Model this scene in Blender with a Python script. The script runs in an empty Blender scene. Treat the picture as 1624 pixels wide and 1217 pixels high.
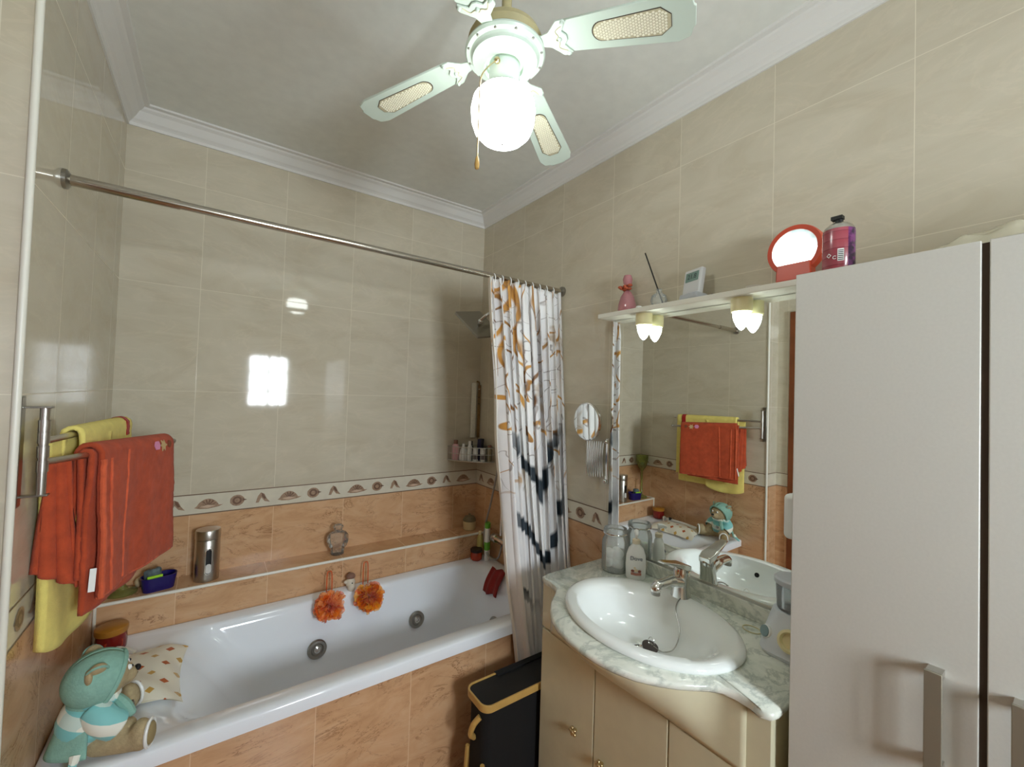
import bpy, bmesh, math, random
from math import pi, sin, cos, radians
from mathutils import Vector, Matrix, noise
random.seed(7)
sc = bpy.context.scene
C = sc.collection
# ------------------------------------------------------------------ camera, world, exposure
L = -1.69          # left wall of the bath alcove (x); back wall is y = 0, right wall is x = 0
ZB, ZC = 2.565, 2.638   # underside of cornice, ceiling
cam = bpy.data.cameras.new('camera'); co = bpy.data.objects.new('camera', cam); C.objects.link(co)
cam.sensor_fit = 'HORIZONTAL'; cam.sensor_width = 36.0; cam.lens = 669.2546 / 1624 * 36.0
cam.clip_start = 0.02
fpx = 669.2546
def vdir(px, py): return Vector((px - 812.0, -(py - 608.5), -fpx)).normalized()
CX = vdir(1755, 655); CY = vdir(337, 609); CY = (CY - CX * CX.dot(CY)).normalized(); CZ = CX.cross(CY)
M3 = Matrix((CX, CY, CZ))            # rows: world axes in camera space -> camera-to-world
co.matrix_world = Matrix.Translation((-1.36837, -2.28153, 1.53)) @ M3.to_4x4()
sc.camera = co
sc.view_settings.view_transform = 'Standard'; sc.view_settings.look = 'None'
sc.view_settings.gamma = 1.0; sc.view_settings.use_curve_mapping = False
sc.view_settings.exposure = 0.25
w = bpy.data.worlds.new('daylight'); sc.world = w; w.use_nodes = True
bg = w.node_tree.nodes['Background']; bg.inputs[0].default_value = (0.84, 0.93, 1.0, 1); bg.inputs[1].default_value = 80.0
WX0, WX1, WZ0, WZ1, WY = -1.06, -0.60, 1.27, 1.90, -3.45      # window opening in the far wall
pl = bpy.data.lights.new('window_portal', 'AREA'); pl.shape = 'RECTANGLE'; pl.size = WX1 - WX0; pl.size_y = WZ1 - WZ0
pl.cycles.is_portal = True
po = bpy.data.objects.new('window_portal', pl); C.objects.link(po)
po.location = ((WX0 + WX1) / 2, WY - 0.10, (WZ0 + WZ1) / 2); po.rotation_euler = (radians(90), 0, 0)
GLOBE, BULB = 15.0, 20.0
try:
    sc.cycles.max_bounces = 14; sc.cycles.diffuse_bounces = 8; sc.cycles.glossy_bounces = 6
    sc.cycles.transmission_bounces = 10; sc.cycles.transparent_max_bounces = 24
    sc.cycles.use_denoising = True; sc.cycles.caustics_refractive = False; sc.cycles.sample_clamp_indirect = 6
except Exception: pass

# ------------------------------------------------------------------ materials
def srgb(r, g, b):
    f = lambda c: (c / 255 / 12.92) if c / 255 <= 0.04045 else ((c / 255 + 0.055) / 1.055) ** 2.4
    return (f(r), f(g), f(b), 1)
class NT:
    def __init__(s, name):
        s.m = bpy.data.materials.new(name); s.m.use_nodes = True; s.t = s.m.node_tree; s.n = s.t.nodes
        s.b = s.n['Principled BSDF']
    def node(s, typ, **kw):
        n = s.n.new(typ)
        for k, v in kw.items(): setattr(n, k, v)
        return n
    def link(s, a, b): s.t.links.new(a, b)
    def math(s, op, a, b=None, c=None, clamp=False):
        n = s.node('ShaderNodeMath', operation=op, use_clamp=clamp)
        for i, v in enumerate((a, b, c)):
            if v is None: continue
            if isinstance(v, (int, float)): n.inputs[i].default_value = v
            else: s.link(v, n.inputs[i])
        return n.outputs[0]
    def mix(s, fac, a, b):
        n = s.node('ShaderNodeMix', data_type='RGBA')
        if isinstance(fac, (int, float)): n.inputs[0].default_value = fac
        else: s.link(fac, n.inputs[0])
        for i, v in ((6, a), (7, b)):
            if isinstance(v, tuple): n.inputs[i].default_value = v
            else: s.link(v, n.inputs[i])
        return n.outputs[2]
    def noise(s, vec, scale, detail=3, rough=.5, dist=0.0):
        n = s.node('ShaderNodeTexNoise'); n.inputs['Scale'].default_value = scale; n.inputs['Detail'].default_value = detail
        n.inputs['Roughness'].default_value = rough; n.inputs['Distortion'].default_value = dist
        if vec is not None: s.link(vec, n.inputs['Vector'])
        return n.outputs[0]
    def ramp(s, fac, stops):
        n = s.node('ShaderNodeValToRGB'); cr = n.color_ramp
        while len(cr.elements) < len(stops): cr.elements.new(.5)
        for e, (p, c) in zip(cr.elements, stops): e.position = p; e.color = c if isinstance(c, tuple) else (c, c, c, 1)
        s.link(fac, n.inputs[0]); return n.outputs[0]
    def bump(s, h, strength=.3, dist=.01):
        n = s.node('ShaderNodeBump'); n.inputs['Strength'].default_value = strength; n.inputs['Distance'].default_value = dist
        s.link(h, n.inputs['Height']); s.link(n.outputs[0], s.b.inputs['Normal'])
    def set(s, **kw):
        names = dict(rough='Roughness', metal='Metallic', trans='Transmission Weight', ior='IOR', coat='Coat Weight', alpha='Alpha',
                     sheen='Sheen Weight', sss='Subsurface Weight', spec='Specular IOR Level')
        for k, v in kw.items(): s.b.inputs[names[k]].default_value = v
        return s
def P(name, col, rough=.5, bump=None, vary=0, emit=None, **kw):
    """procedural material: base colour with slight noise variation, optional bump"""
    t = NT(name); t.set(rough=rough, **kw)
    tc = t.node('ShaderNodeTexCoord').outputs['Object']
    if vary:
        nz = t.noise(tc, 18 if bump is None else bump[0] * .4, 4)
        dark = tuple(max(0, c * (1 - vary)) for c in col[:3]) + (1,); lite = tuple(min(1, c * (1 + vary)) for c in col[:3]) + (1,)
        t.link(t.ramp(nz, [(.3, dark), (.7, lite)]), t.b.inputs['Base Color'])
    else: t.b.inputs['Base Color'].default_value = col
    if bump: t.bump(t.noise(tc, bump[0], 4), bump[1], bump[2])
    if emit: t.b.inputs['Emission Color'].default_value = col; t.b.inputs['Emission Strength'].default_value = emit
    return t.m

PU = 0.317
def tile(name, kind, u_axis, u0, z0=None, pz=None, v_axis='Z'):
    """glazed tile: world-space grout grid, marbled body"""
    t = NT(name)
    geo = t.node('ShaderNodeNewGeometry').outputs['Position']
    sp = t.node('ShaderNodeSeparateXYZ'); t.link(geo, sp.inputs[0])
    u = sp.outputs[u_axis]; v = sp.outputs[v_axis]
    def line(c, c0, p, wd):
        q = t.math('DIVIDE', t.math('SUBTRACT', c, c0), p)
        fr = t.math('SUBTRACT', q, t.math('FLOOR', q))
        d = t.math('MULTIPLY', t.math('MINIMUM', fr, t.math('SUBTRACT', 1.0, fr)), p)
        return t.math('LESS_THAN', d, wd), t.math('FLOOR', q)
    gu, iu = line(u, u0, PU, .0011)
    g = gu; iv = None
    if pz:
        gv, iv = line(v, z0, pz, .0010); g = t.math('MAXIMUM', gu, gv)
    # per tile offset of the marbling
    cmb = t.node('ShaderNodeCombineXYZ'); t.link(t.math('MULTIPLY', iu, 3.7), cmb.inputs[0])
    if iv is not None: t.link(t.math('MULTIPLY', iv, 5.3), cmb.inputs[1])
    ad = t.node('ShaderNodeVectorMath', operation='ADD'); t.link(geo, ad.inputs[0]); t.link(cmb.outputs[0], ad.inputs[1])
    mp = t.node('ShaderNodeMapping'); t.link(ad.outputs[0], mp.inputs[0])
    mp.inputs['Rotation'].default_value = (.35, .45, .1); mp.inputs['Scale'].default_value = (1.0, 1.0, 2.6)
    vec = mp.outputs[0]
    if kind == 'cream':
        n1 = t.noise(vec, 3.0, 5, .6, 1.2)
        body = t.ramp(n1, [(.25, srgb(192, 182, 160)), (.5, srgb(201, 193, 173)), (.75, srgb(208, 200, 181))])
        vn = t.math('ABSOLUTE', t.math('SUBTRACT', t.noise(vec, 2.2, 5, .6, 2.0), .5))
        vm = t.ramp(vn, [(0.0, .16), (.03, 0.0)])
        col = t.mix(vm, body, srgb(226, 214, 192)); grout = srgb(226, 219, 200)
    else:
        n1 = t.noise(vec, 4.0, 6, .62, 1.5)
        body = t.ramp(n1, [(.25, srgb(188, 144, 104)), (.5, srgb(208, 166, 126)), (.78, srgb(218, 182, 146))])
        vn = t.math('ABSOLUTE', t.math('SUBTRACT', t.noise(vec, 2.6, 6, .68, 2.4), .5))
        gate = t.ramp(t.noise(vec, 5.0, 2), [(.42, 0.0), (.62, 1.0)])
        vm = t.math('MULTIPLY', t.ramp(vn, [(0.0, .75), (.016, 0.0)]), gate)
        col = t.mix(vm, body, srgb(128, 84, 50)); grout = srgb(224, 196, 158)
    gm = t.math('MULTIPLY', g, .55 if kind == 'cream' else .8)
    t.link(t.mix(gm, col, grout), t.b.inputs['Base Color'])
    t.link(t.math('ADD', t.math('MULTIPLY', g,   .5), .05 if kind == 'cream' else .16), t.b.inputs['Roughness'])
    t.set(ior=1.52)
    h = t.math('ADD', t.math('MULTIPLY', t.math('SUBTRACT', 1.0, g), .5), t.math('MULTIPLY', t.noise(geo, 3.0, 2), .35))
    t.bump(h, .10, .01)
    return t.m
Z0, PZ = 1.495, 0.444
m_cream_back = tile('cream_tile_back', 'cream', 'X', -1.110, Z0, PZ)
m_cream_side = tile('cream_tile_side', 'cream', 'Y', -1.060, Z0, PZ)
m_terra_back = tile('terracotta_tile_back', 'terra', 'X', -1.110)
m_terra_side = tile('terracotta_tile_side', 'terra', 'Y', -1.060)
m_terra_side_low = tile('terracotta_tile_side_low', 'terra', 'Y', -1.060, .52, .444)
m_terra_top = tile('terracotta_tile_ledge', 'terra', 'X', -1.137)
m_terra_panel = tile('terracotta_tile_panel', 'terra', 'X', -1.06)
def floor_mat():
    t = NT('floor_tile'); geo = t.node('ShaderNodeNewGeometry').outputs['Position']
    br = t.node('ShaderNodeTexBrick'); br.offset = 0; br.inputs['Scale'].default_value = 3.0
    br.inputs['Color1'].default_value = srgb(176, 128, 88); br.inputs['Color2'].default_value = srgb(186, 140, 98); br.inputs['Mortar'].default_value = srgb(150, 120, 92)
    br.inputs['Brick Width'].default_value = 1.0; br.inputs['Row Height'].default_value = 1.0; br.inputs['Mortar Size'].default_value = .012
    t.link(geo, br.inputs['Vector']); t.link(br.outputs[0], t.b.inputs['Base Color']); t.set(rough=.25); return t.m
m_floor = floor_mat()
m_ceil = P('ceiling_paint', srgb(226, 228, 222), .9, (60, .05, .002), .03)
m_corn = P('cornice_plaster', srgb(224, 223, 219), .8)
m_trimw = P('white_trim', srgb(232, 230, 218), .35)
m_border = P('border_glaze', srgb(214, 208, 190), .15, None, .06)
m_bline = P('border_line', srgb(120, 98, 78), .3)
m_shell = P('shell_relief', srgb(158, 130, 106), .3, (300, .2, .002), .22)
m_shell2 = P('shell_relief_dark', srgb(112, 84, 66), .3, None, .15)
m_shell3 = P('shell_relief_pale', srgb(198, 172, 148), .3, None, .1)
m_acryl = P('white_acrylic', srgb(238, 243, 250), .10, coat=.3)
m_china = P('white_china', srgb(240, 244, 242), .06, coat=.5)
def chrome(n, col=(.78, .78, .76, 1), r=.12): return P(n, col, r, metal=1.0)
m_chrome = chrome('chrome'); m_steel = chrome('brushed_steel', (.55, .53, .49, 1), .28); m_steel2 = chrome('dark_steel', (.36, .35, .32, 1), .3)
m_brass = chrome('brass', (.62, .5, .28, 1), .3)
m_mirror = chrome('mirror_silver', (.93, .95, .93, 1), .0)
m_black = P('black_plastic', srgb(9, 9, 9), .5); m_blackc = P('black_fabric', srgb(6, 6, 7), .9, (600, .3, .001))
m_bamboo = P('bamboo', srgb(190, 152, 84), .4, (40, .1, .002), .12)
m_whitep = P('white_plastic', srgb(238, 240, 238), .3)
m_creamp = P('cream_plastic', srgb(232, 222, 176), .3)
m_fanw = P('fan_white', srgb(200, 214, 202), .35)
m_fanh = P('fan_housing_yellowed', srgb(176, 166, 124), .5, None, .1)
m_cane = P('cane', srgb(230, 226, 204), .6)
m_caneb = P('cane_shadow_weave', srgb(190, 182, 152), .7)
m_dark = P('dark_gap', srgb(60, 46, 32), .8)
m_globe = P('lamp_globe', (.93, 1.0, .965, 1), .3, emit=GLOBE)
m_bulb = P('lamp_bulb', (.88, 1.0, .93, 1), .3, emit=BULB)
m_cab = P('cabinet_laminate', srgb(198, 196, 188), .42, (500, .03, .001), .02)
m_van = P('vanity_lacquer', srgb(212, 206, 176), .3, None, .03)
def thin(name, col, ior=1.45, rough=.02, body=0.0, bcol=(1, 1, 1, 1)):
    t = NT(name); n = t.n; out = n['Material Output']
    tr = t.node('ShaderNodeBsdfTransparent'); tr.inputs[0].default_value = col
    gl = t.node('ShaderNodeBsdfGlossy'); gl.inputs['Roughness'].default_value = rough
    fr = t.node('ShaderNodeFresnel'); fr.inputs[0].default_value = ior
    mx = t.node('ShaderNodeMixShader'); t.link(fr.outputs[0], mx.inputs[0]); t.link(tr.outputs[0], mx.inputs[1]); t.link(gl.outputs[0], mx.inputs[2])
    t.set(rough=.3); t.b.inputs['Base Color'].default_value = bcol
    m2 = t.node('ShaderNodeMixShader'); m2.inputs[0].default_value = body; t.link(mx.outputs[0], m2.inputs[1]); t.link(t.b.outputs[0], m2.inputs[2])
    t.link(m2.outputs[0], out.inputs[0]); return t.m
m_glass = thin('clear_glass', (.985, .995, .99, 1), 1.35, .03, .20, (.93, .97, .95, 1))
m_winglass = thin('window_glass', (1, 1, 1, 1), 1.05)
m_glass_g = thin('green_glass', srgb(226, 232, 186), 1.5, .04, .25, srgb(190, 196, 110))
m_rod = chrome('rail_steel', (.50, .46, .40, 1), .2)
m_wood = P('dark_door_wood', srgb(122, 66, 34), .35, (20, .1, .002), .2)
def marble():
    t = NT('grey_marble'); tc = t.node('ShaderNodeTexCoord').outputs['Object']
    n1 = t.noise(tc, 7, 8, .65, 1.6)
    vn = t.math('ABSOLUTE', t.math('SUBTRACT', t.noise(tc, 4.5, 7, .65, 1.8), .5))
    vm = t.ramp(vn, [(0.0, .5), (.06, 0.0)])
    body = t.ramp(n1, [(.28, srgb(196, 203, 192)), (.48, srgb(222, 225, 214)), (.7, srgb(236, 237, 228))])
    t.link(t.mix(vm, body, srgb(140, 152, 144)), t.b.inputs['Base Color']); t.set(rough=.14); return t.m
m_marble = marble()
def terry(n, col, dk=.18):
    t = NT(n); tc = t.node('ShaderNodeTexCoord').outputs['Object']
    nz = t.noise(tc, 30, 5, .6)
    a = tuple(c * (1 - dk) for c in col[:3]) + (1,); b = tuple(min(1, c * (1 + dk)) for c in col[:3]) + (1,)
    t.link(t.ramp(nz, [(.3, a), (.7, b)]), t.b.inputs['Base Color']); t.set(rough=.95, sheen=.06)
    t.bump(t.noise(tc, 420, 3, .7), .55, .003); return t.m
m_orange = terry('orange_terry', srgb(178, 72, 38)); m_orange_hem = terry('orange_hem', srgb(204, 92, 56))
m_yellow = terry('yellow_terry', srgb(236, 220, 124), .07)
m_red = P('red_satin', srgb(170, 28, 26), .45)
m_pink = P('pink_applique', srgb(216, 140, 176), .8); m_tan = P('tan_applique', srgb(196, 168, 120), .8)

# ------------------------------------------------------------------ mesh helpers
class MB:
    def __init__(s, M=None): s.v = []; s.f = []; s.mi = []; s.M = M or Matrix.Identity(4); s.m = 0; s.uv = None
    def add(s, vs, fs):
        o = len(s.v); s.v += [s.M @ Vector(p) for p in vs]
        for f in fs: s.f.append([i + o for i in f]); s.mi.append(s.m)
        return s
    def box(s, x0, x1, y0, y1, z0, z1):
        vs = [(x, y, z) for x in (x0, x1) for y in (y0, y1) for z in (z0, z1)]
        return s.add(vs, [(0, 1, 3, 2), (4, 6, 7, 5), (0, 4, 5, 1), (2, 3, 7, 6), (0, 2, 6, 4), (1, 5, 7, 3)])
    def rings(s, rs, close=True, cap0=True, cap1=True):
        n = len(rs[0]); vs = [p for r in rs for p in r]; fs = []
        for k in range(len(rs) - 1):
            for i in range(n if close else n - 1):
                j = (i + 1) % n; fs.append((k * n + i, k * n + j, (k + 1) * n + j, (k + 1) * n + i))
        if close and cap0: fs.append(tuple(range(n))[::-1])
        if close and cap1: fs.append(tuple((len(rs) - 1) * n + i for i in range(n)))
        return s.add(vs, fs)
    def lathe(s, prof, c=(0, 0, 0), n=32, sx=1, sy=1, cap0=True, cap1=True):
        return s.rings([[(c[0] + r * sx * cos(2 * pi * i / n), c[1] + r * sy * sin(2 * pi * i / n), c[2] + z) for i in range(n)] for r, z in prof], True, cap0, cap1)
    def tube(s, pts, r, n=10, caps=True):
        pts = [Vector(p) for p in pts]; rs = []; up = None
        for i, p in enumerate(pts):
            d = (pts[min(i + 1, len(pts) - 1)] - pts[max(i - 1, 0)]).normalized()
            if up is None: up = Vector((0, 0, 1)) if abs(d.z) < .9 else Vector((1, 0, 0))
            a = d.cross(up).normalized(); b = a.cross(d).normalized(); up = b
            rr = r[i] if isinstance(r, (list, tuple)) else r
            rs.append([p + a * rr * cos(2 * pi * k / n) + b * rr * sin(2 * pi * k / n) for k in range(n)])
        return s.rings(rs, True, caps, caps)
    def prism(s, poly, z0, z1):
        n = len(poly)
        return s.add([(x, y, z0) for x, y in poly] + [(x, y, z1) for x, y in poly],
                     [tuple(range(n))[::-1], tuple(range(n, 2 * n))] + [(i, (i + 1) % n, n + (i + 1) % n, n + i) for i in range(n)])
    def grid(s, fn, nu, nv, uvs=False):
        vs = [fn(i / nu, j / nv) for j in range(nv + 1) for i in range(nu + 1)]
        if uvs: s.uv = [(i / nu, j / nv) for j in range(nv + 1) for i in range(nu + 1)]
        return s.add(vs, [(j * (nu + 1) + i, j * (nu + 1) + i + 1, (j + 1) * (nu + 1) + i + 1, (j + 1) * (nu + 1) + i) for j in range(nv) for i in range(nu)])
    def ball(s, c, rx, ry=None, rz=None, n=20, m=12, R=None):
        ry = ry or rx; rz = rz or rx; R = R or Matrix.Identity(3); c = Vector(c)
        rs = []
        for k in range(1, m):
            ph = pi * k / m
            rs.append([c + R @ Vector((rx * sin(ph) * cos(2 * pi * i / n), ry * sin(ph) * sin(2 * pi * i / n), -rz * cos(ph))) for i in range(n)])
        o = len(s.v); s.rings(rs, True, False, False)
        a = len(s.v); s.v += [s.M @ (c + R @ Vector((0, 0, -rz))), s.M @ (c + R @ Vector((0, 0, rz)))]
        for i in range(n):
            s.f.append([a, o + (i + 1) % n, o + i]); s.mi.append(s.m)
            e = o + (m - 2) * n; s.f.append([a + 1, e + i, e + (i + 1) % n]); s.mi.append(s.m)
        return s
ORG = {}
def obj(name, mb, mats, parent=None, origin=None, bevel=0, smooth=True, ang=38, sub=0, solid=0, seg=2, remesh=0):
    if not isinstance(mats, (list, tuple)): mats = [mats]
    if parent is not None: org = ORG[parent.name]
    elif origin is not None: org = Vector(origin)
    else:
        xs = [v.x for v in mb.v]; ys = [v.y for v in mb.v]
        org = Vector(((min(xs) + max(xs)) / 2, (min(ys) + max(ys)) / 2, min(v.z for v in mb.v)))
    me = bpy.data.meshes.new(name); me.from_pydata([v - org for v in mb.v], [], mb.f)
    for m in mats: me.materials.append(m)
    me.polygons.foreach_set('material_index', mb.mi)
    if mb.uv:
        ul = me.uv_layers.new(name='UVMap')
        for lp in me.loops: ul.data[lp.index].uv = mb.uv[lp.vertex_index]
    bm = bmesh.new(); bm.from_mesh(me); bmesh.ops.recalc_face_normals(bm, faces=bm.faces); bm.to_mesh(me); bm.free()
    if smooth:
        me.polygons.foreach_set('use_smooth', [True] * len(me.polygons)); me.set_sharp_from_angle(angle=radians(ang))
    o = bpy.data.objects.new(name, me); C.objects.link(o)
    if parent is not None: o.parent = parent
    else: o.location = org
    ORG[o.name] = org
    if remesh:
        md = o.modifiers.new('fuse', 'REMESH'); md.mode = 'VOXEL'; md.voxel_size = remesh; md.use_smooth_shade = True
        md = o.modifiers.new('smooth', 'SMOOTH'); md.iterations = 6; md.factor = .6
    if solid: md = o.modifiers.new('solid', 'SOLIDIFY'); md.thickness = solid; md.offset = 0
    if bevel: md = o.modifiers.new('bevel', 'BEVEL'); md.width = bevel; md.segments = seg; md.limit_method = 'ANGLE'; md.angle_limit = radians(40)
    if sub: md = o.modifiers.new('sub', 'SUBSURF'); md.levels = sub; md.render_levels = sub
    return o
def tag(o, label=None, cat=None, group=None, kind=None):
    for k, v in (('label', label), ('category', cat), ('group', group), ('kind', kind)):
        if v: o[k] = v
    return o
def thing(name, loc, label, cat, group=None):
    o = bpy.data.objects.new(name, None); C.objects.link(o); o.location = loc; o.empty_display_size = .05
    ORG[o.name] = Vector(loc); return tag(o, label, cat, group)
def struct(name, mb, mats, **kw):
    kw.setdefault('smooth', False)
    return tag(obj(name, mb, mats, None, (0, 0, 0), **kw), kind='structure')
def rect_round(x0, x1, y0, y1, r, n=8):
    pts = []
    for cx, cy, a0 in ((x1 - r, y1 - r, 0), (x0 + r, y1 - r, 90), (x0 + r, y0 + r, 180), (x1 - r, y0 + r, 270)):
        for k in range(n + 1):
            a = radians(a0 + 90 * k / n); pts.append((cx + r * cos(a), cy + r * sin(a)))
    return pts
def frame(origin, xdir, ydir):
    x = Vector(xdir).normalized(); y = Vector(ydir); y = (y - x * x.dot(y)).normalized(); z = x.cross(y)
    M = Matrix((x, y, z)).transposed().to_4x4(); M.translation = Vector(origin); return M
def lerp(a, b, t): return a + (b - a) * t
def spl(pts, n=8):
    """Catmull-Rom through points"""
    pts = [Vector(p) for p in pts]; q = [pts[0]] + pts + [pts[-1]]; out = []
    for i in range(1, len(q) - 2):
        for k in range(n):
            t = k / n; a, b, c, d = q[i - 1], q[i], q[i + 1], q[i + 2]
            out.append(.5 * ((2 * b) + (c - a) * t + (2 * a - 5 * b + 4 * c - d) * t * t + (3 * b - a - 3 * c + d) * t ** 3))
    return out + [pts[-1]]
def text_mesh(body, size, M, ext=.0004):
    cu = bpy.data.curves.new('lettering', 'FONT'); cu.body = body; cu.size = size; cu.extrude = ext; cu.align_x = 'CENTER'; cu.align_y = 'CENTER'
    to = bpy.data.objects.new('lettering', cu); C.objects.link(to)
    dg = bpy.context.evaluated_depsgraph_get(); me = to.evaluated_get(dg).to_mesh()
    mb = MB(M); mb.add([v.co.copy() for v in me.vertices], [tuple(p.vertices) for p in me.polygons])
    bpy.data.objects.remove(to); return mb

# ------------------------------------------------------------------ room shell
BT, BB = 1.051, 0.961     # border top / bottom
def quad(mb, a, b, c, d, m=0): mb.m = m; mb.add([a, b, c, d], [(0, 1, 2, 3)])
def wall_faces(mb, p0, p1, thick, z_top=2.66, zlow=0.0, caps=True):
    """solid wall slab from p0 to p1 (xy), thickness vector, in three zones"""
    (x0, y0), (x1, y1) = p0, p1; tx, ty = thick
    for za, zb, m in ((zlow, BB, 1), (BB, BT, 2), (BT, z_top, 0)):
        mb.m = m
        mb.add([(x0, y0, za), (x1, y1, za), (x1, y1, zb), (x0, y0, zb)], [(0, 1, 2, 3)])
    mb.m = 0
    mb.add([(x0 + tx, y0 + ty, zlow), (x1 + tx, y1 + ty, zlow), (x1 + tx, y1 + ty, z_top), (x0 + tx, y0 + ty, z_top)], [(0, 1, 2, 3)])
    for (a, b) in ((x0, y0), (x1, y1)) if caps else ():
        mb.add([(a, b, zlow), (a + tx, b + ty, zlow), (a + tx, b + ty, z_top), (a, b, z_top)], [(0, 1, 2, 3)])
def motifs(mb, o, ud, nd, u_start, u_end, joint):
    """sea-shell band: three motifs per tile, as low relief on the border"""
    o = Vector(o); ud = Vector(ud); nd = Vector(nd); up = Vector((0, 0, 1)); zc = (BT + BB) / 2
    def P2(u, v, h=.0012): return o + ud * u + up * (zc - o.z + v) + nd * h
    def fan(cu, cv, pts, h): 
        k = len(mb.v); mb.v += [P2(cu + a, cv + b, h) for a, b in pts]; mb.f.append(list(range(k, k + len(pts)))); mb.mi.append(mb.m)
    for v in (-.0425, .0425):
        mb.m = 3; fan((u_start + u_end) / 2, v, [(-(u_end - u_start) / 2, -.0025), ((u_end - u_start) / 2, -.0025), ((u_end - u_start) / 2, .0025), (-(u_end - u_start) / 2, .0025)], .0008)
    k0 = math.floor((u_start - joint) / PU) - 1
    for k in range(k0, k0 + 20):
        for q, fr in enumerate((.20, .54, .85)):
            u = joint + (k + fr) * PU
            if u < u_start + .03 or u > u_end - .03: continue
            if q == 0:      # scallop seen from the side
                mb.m = 4; fan(u, -.004, [(-.048, -.012)] + [(-.040 + .08 * i / 10, -.006 + .030 * sin(pi * i / 10) ** .7) for i in range(11)] + [(.056, -.006), (.040, -.014), (0, -.020), (-.03, -.018)], .0012)
                mb.m = 5
                for i in range(6):
                    a = radians(25 + 26 * i); fan(u, -.012, [(.004 * cos(a) - .002, .004 * sin(a)), (.031 * cos(a) - .002, .030 * sin(a)), (.031 * cos(a) + .003, .030 * sin(a) - .002), (.004 * cos(a) + .002, .002)], .0018)
                mb.m = 6; fan(u, -.010, [(-.03, -.004), (0, .004), (.03, -.003), (0, -.010)], .0022)
            elif q == 1:    # round shell
                mb.m = 4; fan(u, 0, [(.027 * cos(2 * pi * i / 16) * (1 + .05 * (i % 2)), .025 * sin(2 * pi * i / 16)) for i in range(16)], .0012)
                mb.m = 5; fan(u, 0, [(.020, -.006), (.038, 0), (.020, .008)], .0016)
                for r in (.018, .010): fan(u, 0, [(r * cos(2 * pi * i / 14), r * sin(2 * pi * i / 14)) for i in range(14)], .0016 + (.018 - r) * .03); mb.m = 4
            else:           # conch
                mb.m = 4; fan(u, 0, [(-.026, -.020), (-.018, .010), (-.006, .026), (.008, .018), (.018, -.004), (.032, -.022), (.010, -.016), (-.004, .002), (-.014, -.020)], .0012)
                mb.m = 5; fan(u, 0, [(-.004, .024), (.006, .016), (.016, -.004), (.008, -.006), (-.002, .008)], .0018)
WM = lambda a, b: [a, b, m_border, m_bline, m_shell, m_shell2, m_shell3]
mb = MB(); wall_faces(mb, (L - .1, 0), (.1, 0), (0, .1)); motifs(mb, (0, 0, (BT + BB) / 2), (1, 0, 0), (0, -1, 0), L, 0, -1.110)
struct('wall_back', mb, WM(m_cream_back, m_terra_back))
mb = MB(); wall_faces(mb, (0, -3.55), (0, 0), (.1, 0)); motifs(mb, (0, 0, (BT + BB) / 2), (0, -1, 0), (-1, 0, 0), 0, 1.09, 1.060 - PU * 4)
struct('wall_right', mb, WM(m_cream_side, m_terra_side))
mb = MB(); wall_faces(mb, (L, -1.0), (L, .0), (-.15, 0), caps=False); motifs(mb, (L, 0, (BT + BB) / 2), (0, -1, 0), (1, 0, 0), 0, 1.0, 1.060 - PU * 4)
mb.m = 7; mb.box(L - .15, L - .0015, -1.0, -.97, BT, 2.66); mb.m = 8; mb.box(L - .15, L - .0015, -1.0, -.97, 0, BB); mb.m = 2; mb.box(L - .15, L - .0015, -1.0, -.97, BB, BT)
motifs(mb, (0, -1.0, (BT + BB) / 2), (1, 0, 0), (0, -1, 0), L - .15, L - .003, L - .2)
struct('wall_left', mb, WM(m_cream_side, m_terra_side) + [m_cream_back, m_terra_back])
mb = MB(); wall_faces(mb, (L - .15, -1.13), (L - .15, -1.0), (-.1, 0)); mb.m = 0
mb.box(L - .25, L - .15, -2.15, -1.13, 2.10, 2.66); motifs(mb, (L - .15, 0, (BT + BB) / 2), (0, -1, 0), (1, 0, 0), 1.0, 1.075, 1.060 - PU * 4)
wall_faces(mb, (L - .15, -3.55), (L - .15, -2.15), (-.1, 0))
struct('wall_entry', mb, WM(m_cream_side, m_terra_side_low))
mb = MB()
for x0, x1, z0, z1 in ((L - .25, WX0, 0, 2.66), (WX1, .1, 0, 2.66), (WX0, WX1, 0, WZ0), (WX0, WX1, WZ1, 2.66)): mb.box(x0, x1, WY - .12, WY, z0, z1)
struct('wall_window', mb, [m_cream_back])
mb = MB().box(L - .3, .1, -3.6, .1, -.1, 0); struct('floor', mb, m_floor)
mb = MB().box(L - .3, .1, -3.6, .1, ZC, ZC + .1); struct('ceiling', mb, m_ceil)
# cornice: moulded profile swept round the room, mitred at the corners
prof = [(0, 0), (.006, 0), (.008, .012), (.014, .018), (.022, .024), (.040, .050), (.052, .058), (.056, .064), (.072, .066), (.074, .073), (0, .073)]
path = [(L, 0, 1, -1), (0, 0, -1, -1), (0, WY, -1, 1), (L - .15, WY, 1, 1), (L - .15, -1.0, 1, 1e-9), ]
def cornice(name, a, b, na, nb):
    m = MB(); m.rings([[(a[0] + na[0] * d, a[1] + na[1] * d, ZB + h) for d, h in prof], [(b[0] + nb[0] * d, b[1] + nb[1] * d, ZB + h) for d, h in prof]])
    struct(name, m, m_corn)
cornice('trim_1', (L, 0), (0, 0), (1, -1), (-1, -1))
cornice('trim_2', (0, 0), (0, WY), (-1, -1), (-1, 1))
cornice('trim_3', (L, -1.0), (L, 0), (1, 0), (1, -1))
cornice('trim_4', (L - .15, WY), (0, WY), (1, 1), (-1, 1))
# corner profile on the convex edge of the left wall
mb = MB(); mb.tube([(L - .001, -1.001, 0), (L - .001, -1.001, ZC)], .007, 10); struct('trim_5', mb, m_trimw, smooth=True)
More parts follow.
